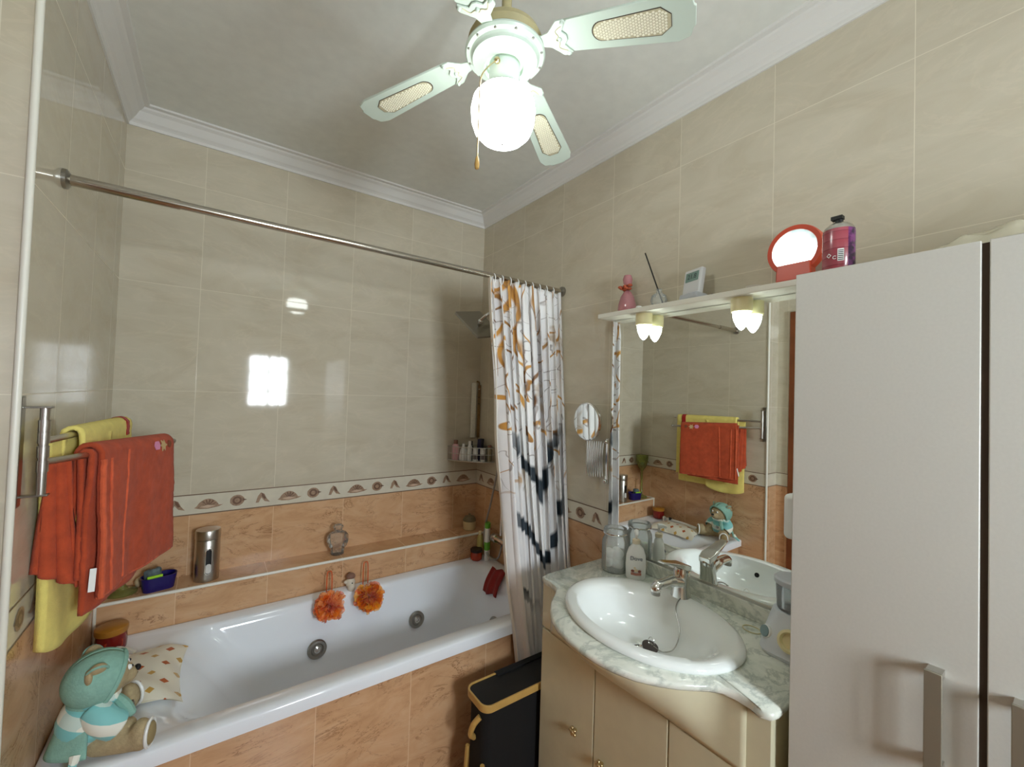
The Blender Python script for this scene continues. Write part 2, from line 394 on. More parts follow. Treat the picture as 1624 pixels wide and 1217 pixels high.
# ledge behind the bath
LY, LZ = -.145, .706
mb = MB(); mb.m = 1; mb.box(L, 0, LY, 0, 0, LZ - .002); mb.m = 0; mb.box(L, 0, LY, 0, LZ - .002, LZ)
struct('wall_ledge', mb, [m_terra_top, tile('terracotta_ledge_front', 'terra', 'X', -1.137)])
mb = MB(); mb.tube([(L, LY, LZ - .003), (0, LY, LZ - .003)], .0065, 8); mb.tube([(L + .005, LY - .001, LZ), (L + .005, LY - .001, .57)], .005, 8); mb.tube([(L + .004, 0, LZ), (L + .004, LY, LZ)], .004, 8)
struct('trim_6', mb, m_trimw, smooth=True)
# door in the entry wall (seen only in the mirror)
mb = MB(); X = L - .15
for y0, y1, z0, z1 in ((-1.14, -1.075, 0, 2.14), (-2.23, -2.15, 0, 2.14), (-2.15, -1.14, 2.06, 2.14)): mb.box(X - .1, X + .02, y0, y1, z0, z1)
mb2 = MB().box(X - .06, X - .02, -2.15, -1.14, .005, 2.06)
d = struct('door_1', mb2, m_wood, bevel=.003); ORG[d.name] = Vector((0, 0, 0))
obj('door_frame', mb, m_wood, d, bevel=.004)
m3 = MB().tube([(X - .02, -2.08, 1.0), (X + .03, -2.08, 1.0), (X + .03, -1.97, 1.0)], .009); obj('door_handle', m3, m_brass, d)
# window in the far wall
mb = MB(); f = .035
for x0, x1, z0, z1 in ((WX0, WX0 + f, WZ0, WZ1), (WX1 - f, WX1, WZ0, WZ1), (WX0, WX1, WZ0, WZ0 + f), (WX0, WX1, WZ1 - f, WZ1), ((WX0 + WX1) / 2 - .018, (WX0 + WX1) / 2 + .018, WZ0, WZ1)):
    mb.box(x0, x1, WY - .08, WY - .03, z0, z1)
wn = struct('window_1', mb, m_trimw, bevel=.003)
obj('pane', MB().box(WX0 + f, WX1 - f, WY - .058, WY - .054, WZ0 + f, WZ1 - f), m_winglass, wn, smooth=False)
mb = MB()
for k in range(5):
    x = WX0 + .045 + k * .092; mb.tube([(x, WY - .105, WZ0), (x, WY - .105, WZ1)], .010, 8)
for z in (WZ0 + .2, WZ0 + .42): mb.tube([(WX0, WY - .105, z), (WX1, WY - .105, z)], .012, 8)
obj('grille', mb, m_trimw, wn)

# ------------------------------------------------------------------ bath
TZ = .575; TF = -.853
bath = thing('bathtub', (-.845, -.5, 0), 'long white whirlpool bathtub along the tiled back wall', 'bathtub')
def tub_ring(x0, x1, y0, y1, r, z): return [(x, y, z) for x, y in rect_round(x0, x1, y0, y1, r, 8)]
mb = MB()
mb.rings([tub_ring(L + .002, -.002, TF, LY - .001, .012, .533), tub_ring(L + .002, -.002, TF, LY - .001, .012, TZ - .006),
          tub_ring(L + .006, -.006, TF + .005, LY - .005, .012, TZ), 
          tub_ring(L + .03, -.022, TF + .028, LY - .018, .03, TZ + .002),
          tub_ring(L + .05, -.04, TF + .050, LY - .032, .05, TZ - .002),
          tub_ring(L + .20, -.080, TF + .078, LY - .058, .10, TZ - .004),
          tub_ring(L + .24, -.095, TF + .088, LY - .068, .12, TZ - .012),
          tub_ring(L + .27, -.105, TF + .096, LY - .076, .13, TZ - .035),
          tub_ring(L + .38, -.13, TF + .118, LY - .098, .15, .42),
          tub_ring(L + .46, -.15, TF + .135, LY - .115, .16, .30),
          tub_ring(L + .54, -.18, TF + .155, LY - .135, .16, .22),
          tub_ring(L + .62, -.23, TF + .20, LY - .18, .14, .18),
          tub_ring(L + .75, -.32, TF + .28, LY - .25, .08, .172)], True, False, True)
obj('shell', mb, m_acryl, bath, ang=50)
mb = MB().box(L + .003, -.003, TF + .022, TF + .034, 0, .533)
p = obj('tiled_panel', mb, m_terra_panel, bath, smooth=False); p['label'] = 'brown marbled tile side panel'
def jet(c, n, name='jet'):
    M = Matrix.Translation(Vector(c)) @ Vector(n).to_track_quat('Z', 'Y').to_matrix().to_4x4()
    j = MB(M); j.lathe([(.040, -.004), (.040, .003), (.036, .007), (.026, .008), (.022, .003), (.013, .003)], n=28); a = obj(name, j, m_steel2, bath)
    j = MB(M); j.lathe([(.014, .003), (.014, .009), (.008, .011), (.006, .006)], n=20); obj('nozzle', j, m_chrome, a)
for x in (-.944, -.478): jet((x, -.258, .37), (0, -1, .14))
jet((-.148, -.47, .345), (-1, 0, .15))

# ------------------------------------------------------------------ shower rail, curtain
rail = thing('shower_rail', (-.845, -.77, 2.03), 'long steel curtain rail spanning above the bathtub', 'curtain rail')
A, B = Vector((L, -.788, 2.026)), Vector((0, -.751, 2.032)); q = lambda t: A.lerp(B, t)
obj('rod', MB().tube([q(0.0), q(1)], .0115, 16), m_rod, rail); obj('outer_rod', MB().tube([q(0), q(.135)], .0135, 16), m_rod, rail)
for t, s in ((0, 1), (1, -1)): obj('wall_flange', MB(frame(q(t), (0, 1, 0), (0, 0, 1))).lathe([(.024, 0), (.024, .008 * s), (.015, .014 * s)], n=20), m_steel2, rail)

def curtain_mat():
    t = NT('printed_curtain'); uv = t.node('ShaderNodeUVMap').outputs[0]
    sp = t.node('ShaderNodeSeparateXYZ'); t.link(uv, sp.inputs[0]); u, v = sp.outputs[0], sp.outputs[1]
    mp = t.node('ShaderNodeMapping'); t.link(uv, mp.inputs[0]); mp.inputs['Scale'].default_value = (1.35, 1.55, 1)
    vec = mp.outputs[0]
    base = t.ramp(t.noise(vec, 3, 4), [(.3, srgb(212, 210, 212)), (.6, srgb(236, 235, 234))])
    def lines(scale, width, dist, off):
        m2 = t.node('ShaderNodeMapping'); t.link(vec, m2.inputs[0]); m2.inputs['Location'].default_value = (off, off * .7, 0)
        n = t.noise(m2.outputs[0], scale, 1.5, .4, dist)
        return t.ramp(t.math('ABSOLUTE', t.math('SUBTRACT', n, .5)), [(0, 1.0), (width, 1.0), (width * 1.6, 0.0)])
    up = t.ramp(v, [(.42, 0.0), (.52, 1.0)]); low = t.ramp(v, [(.15, 0.0), (.22, 1.0), (.55, 1.0), (.72, 0.0)])
    gold = t.math('MULTIPLY', lines(3.0, .0090, 1.1, 2.6), up)
    gcol = t.ramp(t.noise(vec, 6, 2), [(.35, srgb(120, 78, 40)), (.6, srgb(206, 150, 72))])
    c = t.mix(gold, base, gcol)
    grey = t.math('MULTIPLY', lines(4.4, .006, 1.6, 4.1), up); c = t.mix(t.math('MULTIPLY', grey, .65), c, srgb(120, 104, 96))
    blot = t.math('MULTIPLY', t.ramp(t.noise(vec, 4.2, 3, .6, .8), [(.60, 0.0), (.66, .65)]), up); c = t.mix(blot, c, srgb(168, 138, 96))
    # dark sweeping ribbons on the lower half
    s = t.math('ADD', t.math('MULTIPLY', t.math('ABSOLUTE', t.math('SUBTRACT', u, .55)), -1.7), t.math('MULTIPLY', v, 5.0))
    s = t.math('ADD', s, t.math('MULTIPLY', t.noise(vec, 1.3, 2), 1.6))
    fr = t.math('FRACT', s)
    band = t.math('MULTIPLY', t.ramp(fr, [(0, 0.0), (.04, 1.0), (.20, 1.0), (.25, 0.0)]), low)
    side = t.ramp(t.math('ABSOLUTE', t.math('SUBTRACT', u, .53)), [(.36, 1.0), (.44, 0.0)])
    c = t.mix(t.math('MULTIPLY', band, side), c, srgb(34, 48, 58))
    t.link(c, t.b.inputs['Base Color']); t.set(rough=.55, sheen=.1); return t.m
m_curt = curtain_mat()
cur = thing('shower_curtain', (-.2, -.78, 2.03), 'white shower curtain with gold swirls gathered at the rail end', 'shower curtain')
def cur_pt(u, v):
    # u across (0 left), v 0 bottom .. 1 top
    z = .36 + v * (2.018 - .36)
    top = max(0, (v - .90) / .10)
    xl = lerp(-.30, -.425, v ** .8); xr = lerp(-.012, -.030, v)
    if v < .62: xr = lerp(.0 - .012, xr, v / .62)
    y = lerp(-.905, -.772, v ** .8)
    ph = u * 2 * pi * 9.0
    amp = .024 + .010 * sin(u * 9 + 1) + .006 * (1 - v)
    x = lerp(xl, xr, u) + .010 * sin(ph * 2 + .6 + v) * (1 - top * .5) + .006 * sin(v * 9 + u * 14) * (1 - v)
    yy = y + amp * sin(ph + .5 * sin(u * 11) + .5 * sin(v * 3 + u * 5)) * (1 - .45 * top) + .005 * sin(ph * 3.1) * top + .02 * (u - .5)
    zz = z + .006 * sin(ph * 1.0 + 1) * (1 if v > .98 else 0)
    return (min(x, -.008), yy, zz)
mb = MB(); mb.grid(cur_pt, 260, 90, True); obj('cloth', mb, m_curt, cur, ang=180, solid=.0012)
m_lining = P('white_lining', srgb(238, 234, 224), .6, None, .02)
def lin(u, v):
    p = cur_pt(0, v); return (p[0] - .010 + .004 * sin(v * 19) + .016 * u * u, p[1] + .004 + .045 * u, p[2])
mb = MB(); mb.grid(lin, 10, 60); l = obj('edge_hem', mb, m_lining, cur, ang=180, solid=.0015)
for i in range(9):
    t = (i + .3) / 9; x = lerp(-.418, -.04, t); yc = lerp(A.y, B.y, (x - A.x) / (B.x - A.x))
    obj('hook', MB().tube([(x, yc + .017 * cos(a) , 2.026 - .006 + .021 * sin(a)) for a in [2 * pi * k / 16 for k in range(17)]], .0022, 6), m_whitep, cur)

# ------------------------------------------------------------------ shower column
sh = thing('shower_set', (0, -.33, .7), 'chrome shower set with square rain head over bathtub', 'shower')
import mathutils
def Rm(a, b, c): return Matrix.Rotation(a, 3, 'Z') @ Matrix.Rotation(b, 3, 'Y') @ Matrix.Rotation(c, 3, 'X')
HC = Vector((-.231, -.351, 1.888)); RH = Rm(.3216, -.1877, .7768)
MH = RH.to_4x4(); MH.translation = HC
mb = MB(MH); mb.prism(rect_round(-.1, .1, -.1, .1, .008, 3), -.001, .011); hd = obj('rain_head', mb, m_steel2, sh, bevel=.001)
mb = MB(MH)
for i in range(11):
    for j in range(11): mb.lathe([(.0028, -.003), (.0034, 0)], c=(-.085 + .017 * i, -.085 + .017 * j, -.0008), n=6)
nz = obj('nozzle_grid', mb, m_steel2, hd); 
axis = RH @ Vector((0, 0, 1)); j0 = HC + axis * .012
if axis.z < 0: axis = -axis
obj('arm', MB().tube(spl([HC + axis * .012, HC + axis * .04, HC + axis * .07 + Vector((.03, 0, .01)), (-.12, -.34, 1.965), (-.03, -.335, 1.955), (-.001, -.335, 1.955)], 6), .009, 12), m_chrome, sh)
obj('ball_joint', MB().ball(HC + axis * .022, .016), m_chrome, sh)
obj('riser', MB().tube([(-.03, -.335, 1.955), (-.03, -.335, .74)], .009, 12), m_chrome, sh)
obj('hose', MB().tube(spl([(-.045, -.335, 1.25), (-.05, -.31, 1.10), (-.05, -.25, .90), (-.055, -.205, .75), (-.06, -.215, .66), (-.06, -.27, .61), (-.05, -.34, .62), (-.04, -.36, .69)], 8), .0055, 10), m_steel2, sh)
mb = MB(frame((-.03, -.36, .71), (0, 1, 0), (0, 0, 1))); mb.tube([(-.075, 0, 0), (.075, 0, 0)], .020, 16); obj('mixer_body', mb, m_chrome, sh)
for y in (-.275, -.445): obj('tap_handle', MB(frame((-.03, y, .71), (0, 0, 1), (-1, 0, 0))).lathe([(.022, -.018), (.025, -.012), (.025, .012), (.020, .018)], n=18), m_steel, sh)
mb = MB(); mb.lathe([(.03, 0), (.032, .006), (.014, .012), (.012, .03)], n=20); 
obj('hand_shower', MB().tube([(-.045, -.335, 1.26), (-.05, -.34, 1.40), (-.075, -.35, 1.45)], [.011, .012, .026], 12), m_chrome, sh)

# ------------------------------------------------------------------ corner basket and its bottles
bk = thing('corner_basket', (-.07, -.07, 1.12), 'steel wire basket in the back right wall corner', 'basket')
R0 = .205
arc = [(-.003 - 0.0, -R0), (-.06, -.185), (-.115, -.145), (-.15, -.105), (-.185, -.055), (-R0, -.003)]
mb = MB()
for z, r in ((1.125, .002), (1.165, .0018), (1.205, .0022)):
    mb.tube(spl([(x, y, z) for x, y in arc], 5), r, 6); mb.tube([(-R0, -.004, z), (-.004, -.004, z), (-.004, -R0, z)], r, 6)
for x, y in spl([(a, b, 0) for a, b in arc], 4)[0::1] and [(p.x, p.y) for p in spl([(a, b, 0) for a, b in arc], 3)]: mb.tube([(x, y, 1.122), (x, y, 1.205)], .0014, 5)
mb.m = 0; obj('wire_frame', mb, m_steel, bk)
mb = MB(); mb.prism([(-.003, -.003)] + [(-.003, -R0)] + arc[1:-1] + [(-R0, -.003)], 1.120, 1.124); obj('base_tray', mb, m_steel, bk)
def bottle(name, x, y, z, r, h, mat, capm, caph, capr, label, cat, sx=1.0, sy=1.0, rz=0, shoulder=.8, group=None, ch='cap'):
    t = thing(name, (x, y, z), label, cat, group)
    M = Matrix.Translation((x, y, z)) @ Matrix.Rotation(rz, 4, 'Z')
    mb = MB(M); mb.lathe([(r * .9, 0), (r, .004), (r, h * shoulder * .5), (r, h * shoulder), (r * .8, h * (shoulder + (1 - shoulder) * .6)), (capr * .8, h)], n=24, sx=sx, sy=sy); obj('body', mb, mat, t)
    mb = MB(M); mb.lathe([(capr, h - .001), (capr, h + caph * .9), (capr * .85, h + caph)], n=20); obj(ch, mb, capm, t)
    return t
m_pinkb = P('pink_plastic', srgb(226, 178, 186), .35); m_brown = P('brown_cap', srgb(140, 100, 84), .4); m_tube = P('tan_tube', srgb(150, 138, 108), .4)
m_navy = P('navy_plastic', srgb(34, 34, 66), .4); m_greyl = P('grey_print', srgb(120, 112, 112), .5)
Zk = 1.1245
bottle('toiletry_bottle', -.168, -.028, Zk, .022, .095, m_pinkb, m_brown, .022, .013, 'pink bottle with brown cap, leftmost in the corner basket', 'bottle')
bottle('toiletry_bottle', -.132, -.060, Zk, .026, .085, m_whitep, m_whitep, .012, .008, 'squat white tapering bottle beside the pink bottle', 'bottle', shoulder=.25)
bottle('toiletry_tube', -.112, -.100, Zk, .013, .10, m_whitep, m_whitep, .016, .009, 'slim white tube standing in the middle of the corner basket', 'bottle')
for k, (x, y, lab) in enumerate(((-.088, -.126, 'white capped bottle with grey print, next to the slim white tube'), (-.052, -.150, 'white capped bottle with grey print, right of its twin'))):
    b_ = bottle('toiletry_bottle', x, y, Zk, .0165, .062, m_whitep, m_whitep, .014, .016, lab, 'bottle', shoulder=.97)
    mb = MB(Matrix.Translation((x, y, Zk))); mb.lathe([(.0168, .012), (.0168, .042)], n=24, cap0=False, cap1=False); obj('print_band', mb, m_greyl, b_)
bottle('toiletry_bottle', -.088, -.076, Zk, .016, .085, m_black, m_black, .028, .007, 'small black pump bottle at the back of the basket', 'bottle')
bottle('toiletry_tube', -.018, -.170, Zk, .015, .085, m_tube, m_brown, .010, .012, 'tan tube at the right end of the corner basket', 'tube', sx=.9)
o = obj('toiletry_box', MB(Matrix.Translation((-.040, -.092, Zk)) @ Matrix.Rotation(.7, 4, 'Z') @ Matrix.Rotation(.06, 4, 'X')).box(-.028, .028, -.012, .012, 0, .125), m_navy, bevel=.002); tag(o, 'dark navy box sticking up from the corner basket', 'box')
# scrubber hanging in the corner
sb = thing('back_scrubber', (-.03, -.03, 1.26), 'long brown and white bath scrubber hanging in the wall corner', 'scrubber')
mb = MB(); mb.rings([[(-.010 + a, -.020 + b, z) for a, b in ((-.012, 0), (.006, -.006), (.006, .006), (-.006, .012))] for z in (1.25, 1.40, 1.575)]); mb.tube(spl([(-.014, -.020, 1.57), (-.020, -.026, 1.592), (-.036, -.030, 1.597)], 4), .006, 8)
obj('handle', mb, P('brown_wood', srgb(122, 92, 44), .5, (60, .2, .002), .2), sb, bevel=.001)
for z in (1.46, 1.50, 1.55): obj('peg', MB().ball((-.018, -.028, z), .004), m_chrome if z > 1.52 else m_dark, sb)
mb = MB(); mb.prism(rect_round(-.064, -.030, -.020, -.010, .004, 3), 1.25, 1.588); s_ = obj('scrub_pad', mb, P('pale_loofah', srgb(226, 222, 206), .8, (200, .4, .003), .06), sb, bevel=.003)

# ------------------------------------------------------------------ things on the ledge
zl = LZ
cn = thing('steel_canister', (-1.357, -.078, zl), 'tall cylindrical steel canister with oval window on the ledge', 'canister')
M = Matrix.Translation((-1.357, -.078, zl))
obj('body', MB(M).lathe([(.040, 0), (.0445, .003), (.0445, .165), (.042, .170)], n=40), m_steel, cn)
obj('lid', MB(M).lathe([(.042, .171), (.0455, .173), (.0455, .203), (.043, .209), (.0, .211)], n=40), m_steel, cn)
def curved_patch(M, r, a0, w_, z0, z1, rr, n=10):
    """stadium-shaped patch lying on a cylinder, a0 centre angle"""
    pts = rect_round(-w_, w_, z0, z1, rr, 6); m = MB(M)
    m.add([(r * cos(a0 + x / r), r * sin(a0 + x / r), z) for x, z in pts], [tuple(range(len(pts)))]); return m
aw = math.atan2(-2.28 + .078, -1.368 + 1.357) + .12
obj('window_rim', curved_patch(M, .0449, aw, .013, .030, .138, .0129), m_chrome, cn, smooth=False)
obj('window', curved_patch(M, .0454, aw, .010, .034, .134, .0099), m_black, cn, smooth=False)
obj('window_content', curved_patch(M, .0457, aw, .0095, .036, .075, .009), P('white_powder', srgb(214, 214, 210), .9), cn, smooth=False)
# navy soap tray with grey sponge
tr = thing('soap_tray', (-1.51, -.085, zl), 'navy blue soap tray on the ledge left of canister', 'tray')
mb = MB(Matrix.Translation((-1.512, -.088, zl)) @ Matrix.Rotation(.25, 4, 'Z'))
mb.rings([[(x * s, y * s, z) for x, y in rect_round(-.058, .058, -.034, .034, .03, 6)] for s, z in ((.86, 0), (1.0, .055), (.93, .055), (.80, .008))]); obj('dish', mb, P('navy_glaze', srgb(30, 22, 96), .25), tr)
o = thing('shower_sponge', (-1.535, -.08, zl + .01), 'grey sponge with a bright green edge in the navy tray', 'sponge')
mb = MB(); mb.ball((-1.532, -.085, zl + .054), .028, .020, .026); 
for k in range(10): mb.ball((-1.532 + .018 * cos(k * 2.4), -.085 + .012 * sin(k * 2.4), zl + .062 + .006 * (k % 3)), .011)
obj('sponge_body', mb, P('grey_sponge', srgb(96, 112, 116), .9, (120, .6, .004), .2), o, remesh=.003)
obj('green_pad', MB(Matrix.Translation((-1.522, -.113, zl + .052)) @ Matrix.Rotation(.25, 4, 'Z')).box(-.024, .024, -.004, .004, -.012, .010), P('lime_pad', srgb(168, 226, 40), .6), o, bevel=.002)
# green glass goblet
gb = thing('glass_goblet', (-1.622, -.072, zl), 'tall green glass goblet standing in the ledge corner', 'goblet')
M = Matrix.Translation((-1.622, -.070, zl))
obj('goblet', MB(M).lathe([(.046, 0), (.047, .006), (.044, .010), (.018, .018), (.010, .03), (.008, .12), (.008, .21), (.014, .225), (.034, .255), (.047, .30), (.050, .345), (.048, .345), (.044, .30), (.030, .262), (.004, .240)], n=36), m_glass_g, gb)
obj('wax', MB(M).lathe([(.004, .246), (.029, .268), (.040, .295), (.0, .297)], n=30), P('green_wax', srgb(196, 206, 150), .6), gb)
o = obj('pebble_ornament', MB().ball((-1.575, -.035, zl + .020), .016, .014, .02), P('pale_stone', srgb(196, 176, 140), .6, None, .1)); tag(o, 'small pale stone ornament behind the green glass base', 'ornament')
# faceted clear glass vase
vs = thing('glass_vase', (-.83, -.072, zl), 'small faceted clear glass jar in the middle of the ledge', 'glass jar')
mb = MB(Matrix.Translation((-.83, -.072, zl))); mb.lathe([(.026, 0), (.032, .004), (.032, .03), (.045, .045), (.052, .065), (.050, .09), (.036, .108), (.020, .114), (.018, .122), (.026, .134), (.018, .146), (.001, .148)], n=9); obj('glass_body', mb, thin('faceted_glass', (.985, .985, .975, 1), 1.4, .05, .07, (.9, .88, .82, 1)), vs, smooth=False)
# cream jar
jr = thing('lidded_jar', (-.075, -.062, zl), 'cream candle jar with a glass lid at ledge right end', 'jar'); M = Matrix.Translation((-.075, -.062, zl))
obj('jar', MB(M).lathe([(.030, 0), (.037, .004), (.038, .045), (.036, .052)], n=28), P('cream_wax', srgb(206, 188, 142), .3), jr)
obj('lid', MB(M).lathe([(.039, .052), (.039, .060), (.028, .078), (.008, .084), (.007, .094), (.001, .096)], n=28), thin('smoky_glass', srgb(226, 218, 190), 1.5, .05, .35, srgb(190, 178, 140)), jr)

# ------------------------------------------------------------------ things on the bath rim
def votive(name, x, y, z, r, h, glass, lidm, lidh, label):
    t = thing(name, (x, y, z), label, 'candle jar'); M = Matrix.Translation((x, y, z))
    obj('jar', MB(M).lathe([(r * .8, 0), (r * .97, .006), (r, h * .5), (r * .96, h)], n=30), glass, t)
    obj('lid', MB(M).lathe([(r * 1.02, h), (r * 1.05, h + lidh * .2), (r * 1.05, h + lidh), (r * .95, h + lidh + .003), (.0, h + lidh + .003)], n=30), lidm, t)
    return t
m_redg = P('red_glass', srgb(120, 16, 14), .12, coat=.4); m_redg2 = P('amber_red_glass', srgb(176, 58, 30), .15)
v1 = votive('candle_jar', -1.625, -.235, TZ, .044, .062, m_redg, P('amber_lid', srgb(176, 118, 36), .3, None, .1), .020, 'dark red glass candle jar with amber lid by the bear')
obj('label_band', curved_patch(Matrix.Translation((-1.625, -.235, TZ)), .0446, -1.25, .026, .018, .044, .004), m_redg2, v1, smooth=False)
votive('candle_jar', -.098, -.192, TZ, .033, .045, m_redg2, P('dark_lid', srgb(46, 22, 16), .4), .014, 'amber red candle jar with dark lid at far bath corner')
bt = thing('shampoo_bottle', (-.045, -.225, TZ), 'white shampoo bottle with green cap and green label', 'bottle'); M = Matrix.Translation((-.048, -.225, TZ)) @ Matrix.Rotation(.9, 4, 'Z')
m_lime = P('green_plastic', srgb(106, 186, 60), .35)
obj('body', MB(M).lathe([(.024, 0), (.026, .004), (.027, .10), (.025, .182)], n=24, sx=1.0, sy=.62), m_whitep, bt)
obj('label', MB(M).lathe([(.0274, .06), (.0274, .105)], n=24, sx=1.0, sy=.64, cap0=False, cap1=False), m_lime, bt)
obj('cap', MB(M).lathe([(.0255, .1825), (.0255, .207), (.022, .210)], n=24, sx=1, sy=.64), m_lime, bt)
bottle('shampoo_bottle', -.062, -.168, TZ, .018, .13, P('olive_plastic', srgb(196, 184, 110), .35), m_creamp, .018, .010, 'slim yellowish bottle behind the green capped shampoo', 'bottle')
o = MB()
def rc(u, v):
    x = -.085 - .055 * v; y = -.345 - .13 * u; z = .592 - .006 * cos(u * 6) - v * .115 - .012 * sin(u * 5)
    return (x - .012 * sin(v * 3) + .006 * sin(u * 12), y, z)
o.grid(rc, 16, 12); o = obj('washcloth', o, terry('dark_red_cloth', srgb(140, 34, 30)), ang=180, solid=.006); tag(o, 'dark red washcloth draped over the bath end beside curtain', 'cloth')

# puffs
def puff(x, y, z, r, label, seed, cols):
    rnd = random.Random(seed); t = thing('bath_puff', (x, y, z), label, 'bath puff', None)
    mb = MB()
    for k in range(340):
        d = Vector((rnd.gauss(0, 1), rnd.gauss(0, 1), rnd.gauss(0, 1))).normalized()
        a = d.orthogonal().normalized(); a = (Matrix.Rotation(rnd.random() * 6.28, 3, d) @ a); b = d.cross(a)
        rr = r * rnd.uniform(.45, 1.08); wd = r * rnd.uniform(.16, .34); ph = rnd.random() * 6
        def fn(u, v, d=d, a=a, b=b, rr=rr, wd=wd, ph=ph):
            s = (u - .5) * 2; h = (.35 + .65 * v)
            return Vector((x, y, z)) + d * rr * h * (1 - .12 * s * s) + a * wd * s * h + b * (.30 * wd * sin(s * 5 + ph) * v + .15 * wd * v)
        mb.m = rnd.randrange(len(cols)); mb.grid(fn, 6, 3)
    o = obj('netting', mb, cols, t, ang=180); return t
def net(n, c):
    t = NT(n); t.b.inputs['Base Color'].default_value = c; t.set(rough=.4, alpha=.62, sheen=.2); return t.m
nets = [net('orange_net', srgb(252, 140, 36)), net('light_orange_net', srgb(255, 170, 100)), net('deep_orange_net', srgb(232, 96, 16))]
nets2 = [net('amber_net', srgb(250, 150, 20)), net('amber_deep_net', srgb(222, 96, 10)), net('amber_gold_net', srgb(252, 176, 40))]
p1 = puff(-.903, -.285, .560, .068, 'peach orange bath puff hanging left on the bath edge', 3, nets)
p2 = puff(-.728, -.285, .556, .070, 'deeper amber orange bath puff hanging right on the bath edge', 5, nets2)
for p, x, y, c, zt in ((p1, -.888, -.19, nets[2], .672), (p2, -.722, -.190, nets2[1], .682)):
    obj('cord', MB().tube(spl([(x - .012, y, .58), (x - .010, y + .005, zt - .01), (x, y + .008, zt), (x + .010, y + .005, zt - .01), (x + .012, y, .58)], 6), .0028, 6), c, p)
fg = thing('bath_toy', (-.79, -.185, TZ), 'small white bath toy with brown cap between the puffs', 'toy')
mb = MB(); mb.ball((-.792, -.185, .602), .022, .020, .024); mb.ball((-.790, -.198, .582), .018, .016, .022); mb.ball((-.812, -.185, .607), .012, .01, .008); obj('body', mb, P('toy_white', srgb(214, 206, 188), .5, None, .06), fg, remesh=.0022)
obj('cap', MB().ball((-.790, -.18, .628), .021, .019, .016), P('toy_brown', srgb(132, 98, 82), .6), fg)
obj('eye', MB().ball((-.789, -.2055, .604), .003), m_black, fg)

# patterned bath pillow on the deck
def pillow_mat():
    t = NT('diamond_print'); uv = t.node('ShaderNodeUVMap').outputs[0]; sp = t.node('ShaderNodeSeparateXYZ'); t.link(uv, sp.inputs[0])
    def cell(su, sv, ou, ov, wd):
        a = t.math('ADD', t.math('MULTIPLY', sp.outputs[0], su), ou); b = t.math('ADD', t.math('MULTIPLY', sp.outputs[1], sv), ov)
        fa = t.math('ABSOLUTE', t.math('SUBTRACT', t.math('FRACT', a), .5)); fb = t.math('ABSOLUTE', t.math('SUBTRACT', t.math('FRACT', b), .5))
        return t.math('LESS_THAN', t.math('ADD', fa, t.math('MULTIPLY', fb, 1.3)), wd)
    c = t.mix(cell(2.6, 3.4, 0, .1, .17), srgb(238, 234, 218), srgb(206, 164, 84))
    c = t.mix(cell(2.6, 3.4, .5, .6, .19), c, srgb(188, 92, 40))
    t.link(c, t.b.inputs['Base Color']); t.set(rough=.35); return t.m
m_pil = pillow_mat()
pw = thing('bath_pillow', (-1.46, -.50, TZ), 'cream bath pillow with orange and gold diamond print', 'bath pillow')
def pil(u, v, s=1):
    a, b = u * 2 - 1, v * 2 - 1
    x = lerp(-1.590, -1.418, u) + .02 * b * b * (u - .2) ; y = lerp(-.640, -.325, v) + .012 * a * b
    th = .016 * (1 - a ** 4) * (1 - b ** 4)
    zsurf = TZ + .006 if u < .5 else TZ + .006 - .030 * ((u - .5) * 2) ** 2
    return (x, y, zsurf + .006 + (th if s > 0 else -th * .2) + .003 * sin(u * 9 + v * 14) * (1 if s > 0 else 0))
mb = MB(); mb.grid(lambda u, v: pil(u, v, 1), 24, 36, True); g0 = mb.uv; mb.grid(lambda u, v: pil(u, v, -1), 24, 36, True); mb.uv = g0 + mb.uv
obj('printed_cover', mb, m_pil, pw, ang=180)
mb = MB(); mb.tube(spl([(-1.625, -.30, TZ + .012), (-1.605, -.45, TZ + .020), (-1.60, -.58, TZ + .014), (-1.605, -.64, TZ + .012)], 6), [.010] * 19, 8); obj('side_seam', mb, m_whitep, pw)
for y in (-.30, -.34): obj('strap', MB().tube(spl([(-1.63, y - .02, TZ + .01), (-1.60, y, TZ + .03), (-1.55, y - .03, TZ + .016)], 6), .006, 6), P('print_strap', srgb(206, 200, 186), .5), pw)
obj('buckle', MB().box(-1.618, -1.592, -.36, -.335, TZ + .02, TZ + .035), m_black, pw, bevel=.003)

# ------------------------------------------------------------------ teddy bear
BX, BY, BZ = -1.592, -.762, TZ
bear = thing('teddy_bear', (BX, BY, BZ), 'beige knitted teddy bear in aqua hooded outfit sitting on bathtub', 'teddy bear')
MBr = Matrix.Translation((BX, BY, BZ)) @ Matrix.Rotation(radians(14), 4, 'Z') @ Matrix.Scale(.92, 4)    # local +x = facing
m_bear = P('beige_knit', srgb(176, 158, 122), .95, (260, .5, .003), .10); m_aqua = P('aqua_fleece', srgb(138, 182, 168), .95, (200, .4, .003), .08)
def stripe_mat():
    t = NT('aqua_white_check'); tc = t.node('ShaderNodeTexCoord').outputs['Object']; sp = t.node('ShaderNodeSeparateXYZ'); t.link(tc, sp.inputs[0])
    a = t.math('LESS_THAN', t.math('FRACT', t.math('ADD', t.math('MULTIPLY', sp.outputs[2], 17), t.math('MULTIPLY', sp.outputs[0], 6))), .5)
    b = t.math('LESS_THAN', t.math('FRACT', t.math('MULTIPLY', sp.outputs[1], 16)), .5)
    c = t.mix(a, srgb(236, 238, 226), srgb(136, 204, 204)); c = t.mix(t.math('MULTIPLY', b, .35), c, srgb(110, 192, 196))
    t.link(c, t.b.inputs['Base Color']); t.set(rough=.9, sheen=.2); return t.m
m_check = stripe_mat()
mb = MB(MBr)
mb.ball((0, 0, .070), .055, .062, .070)                     # torso
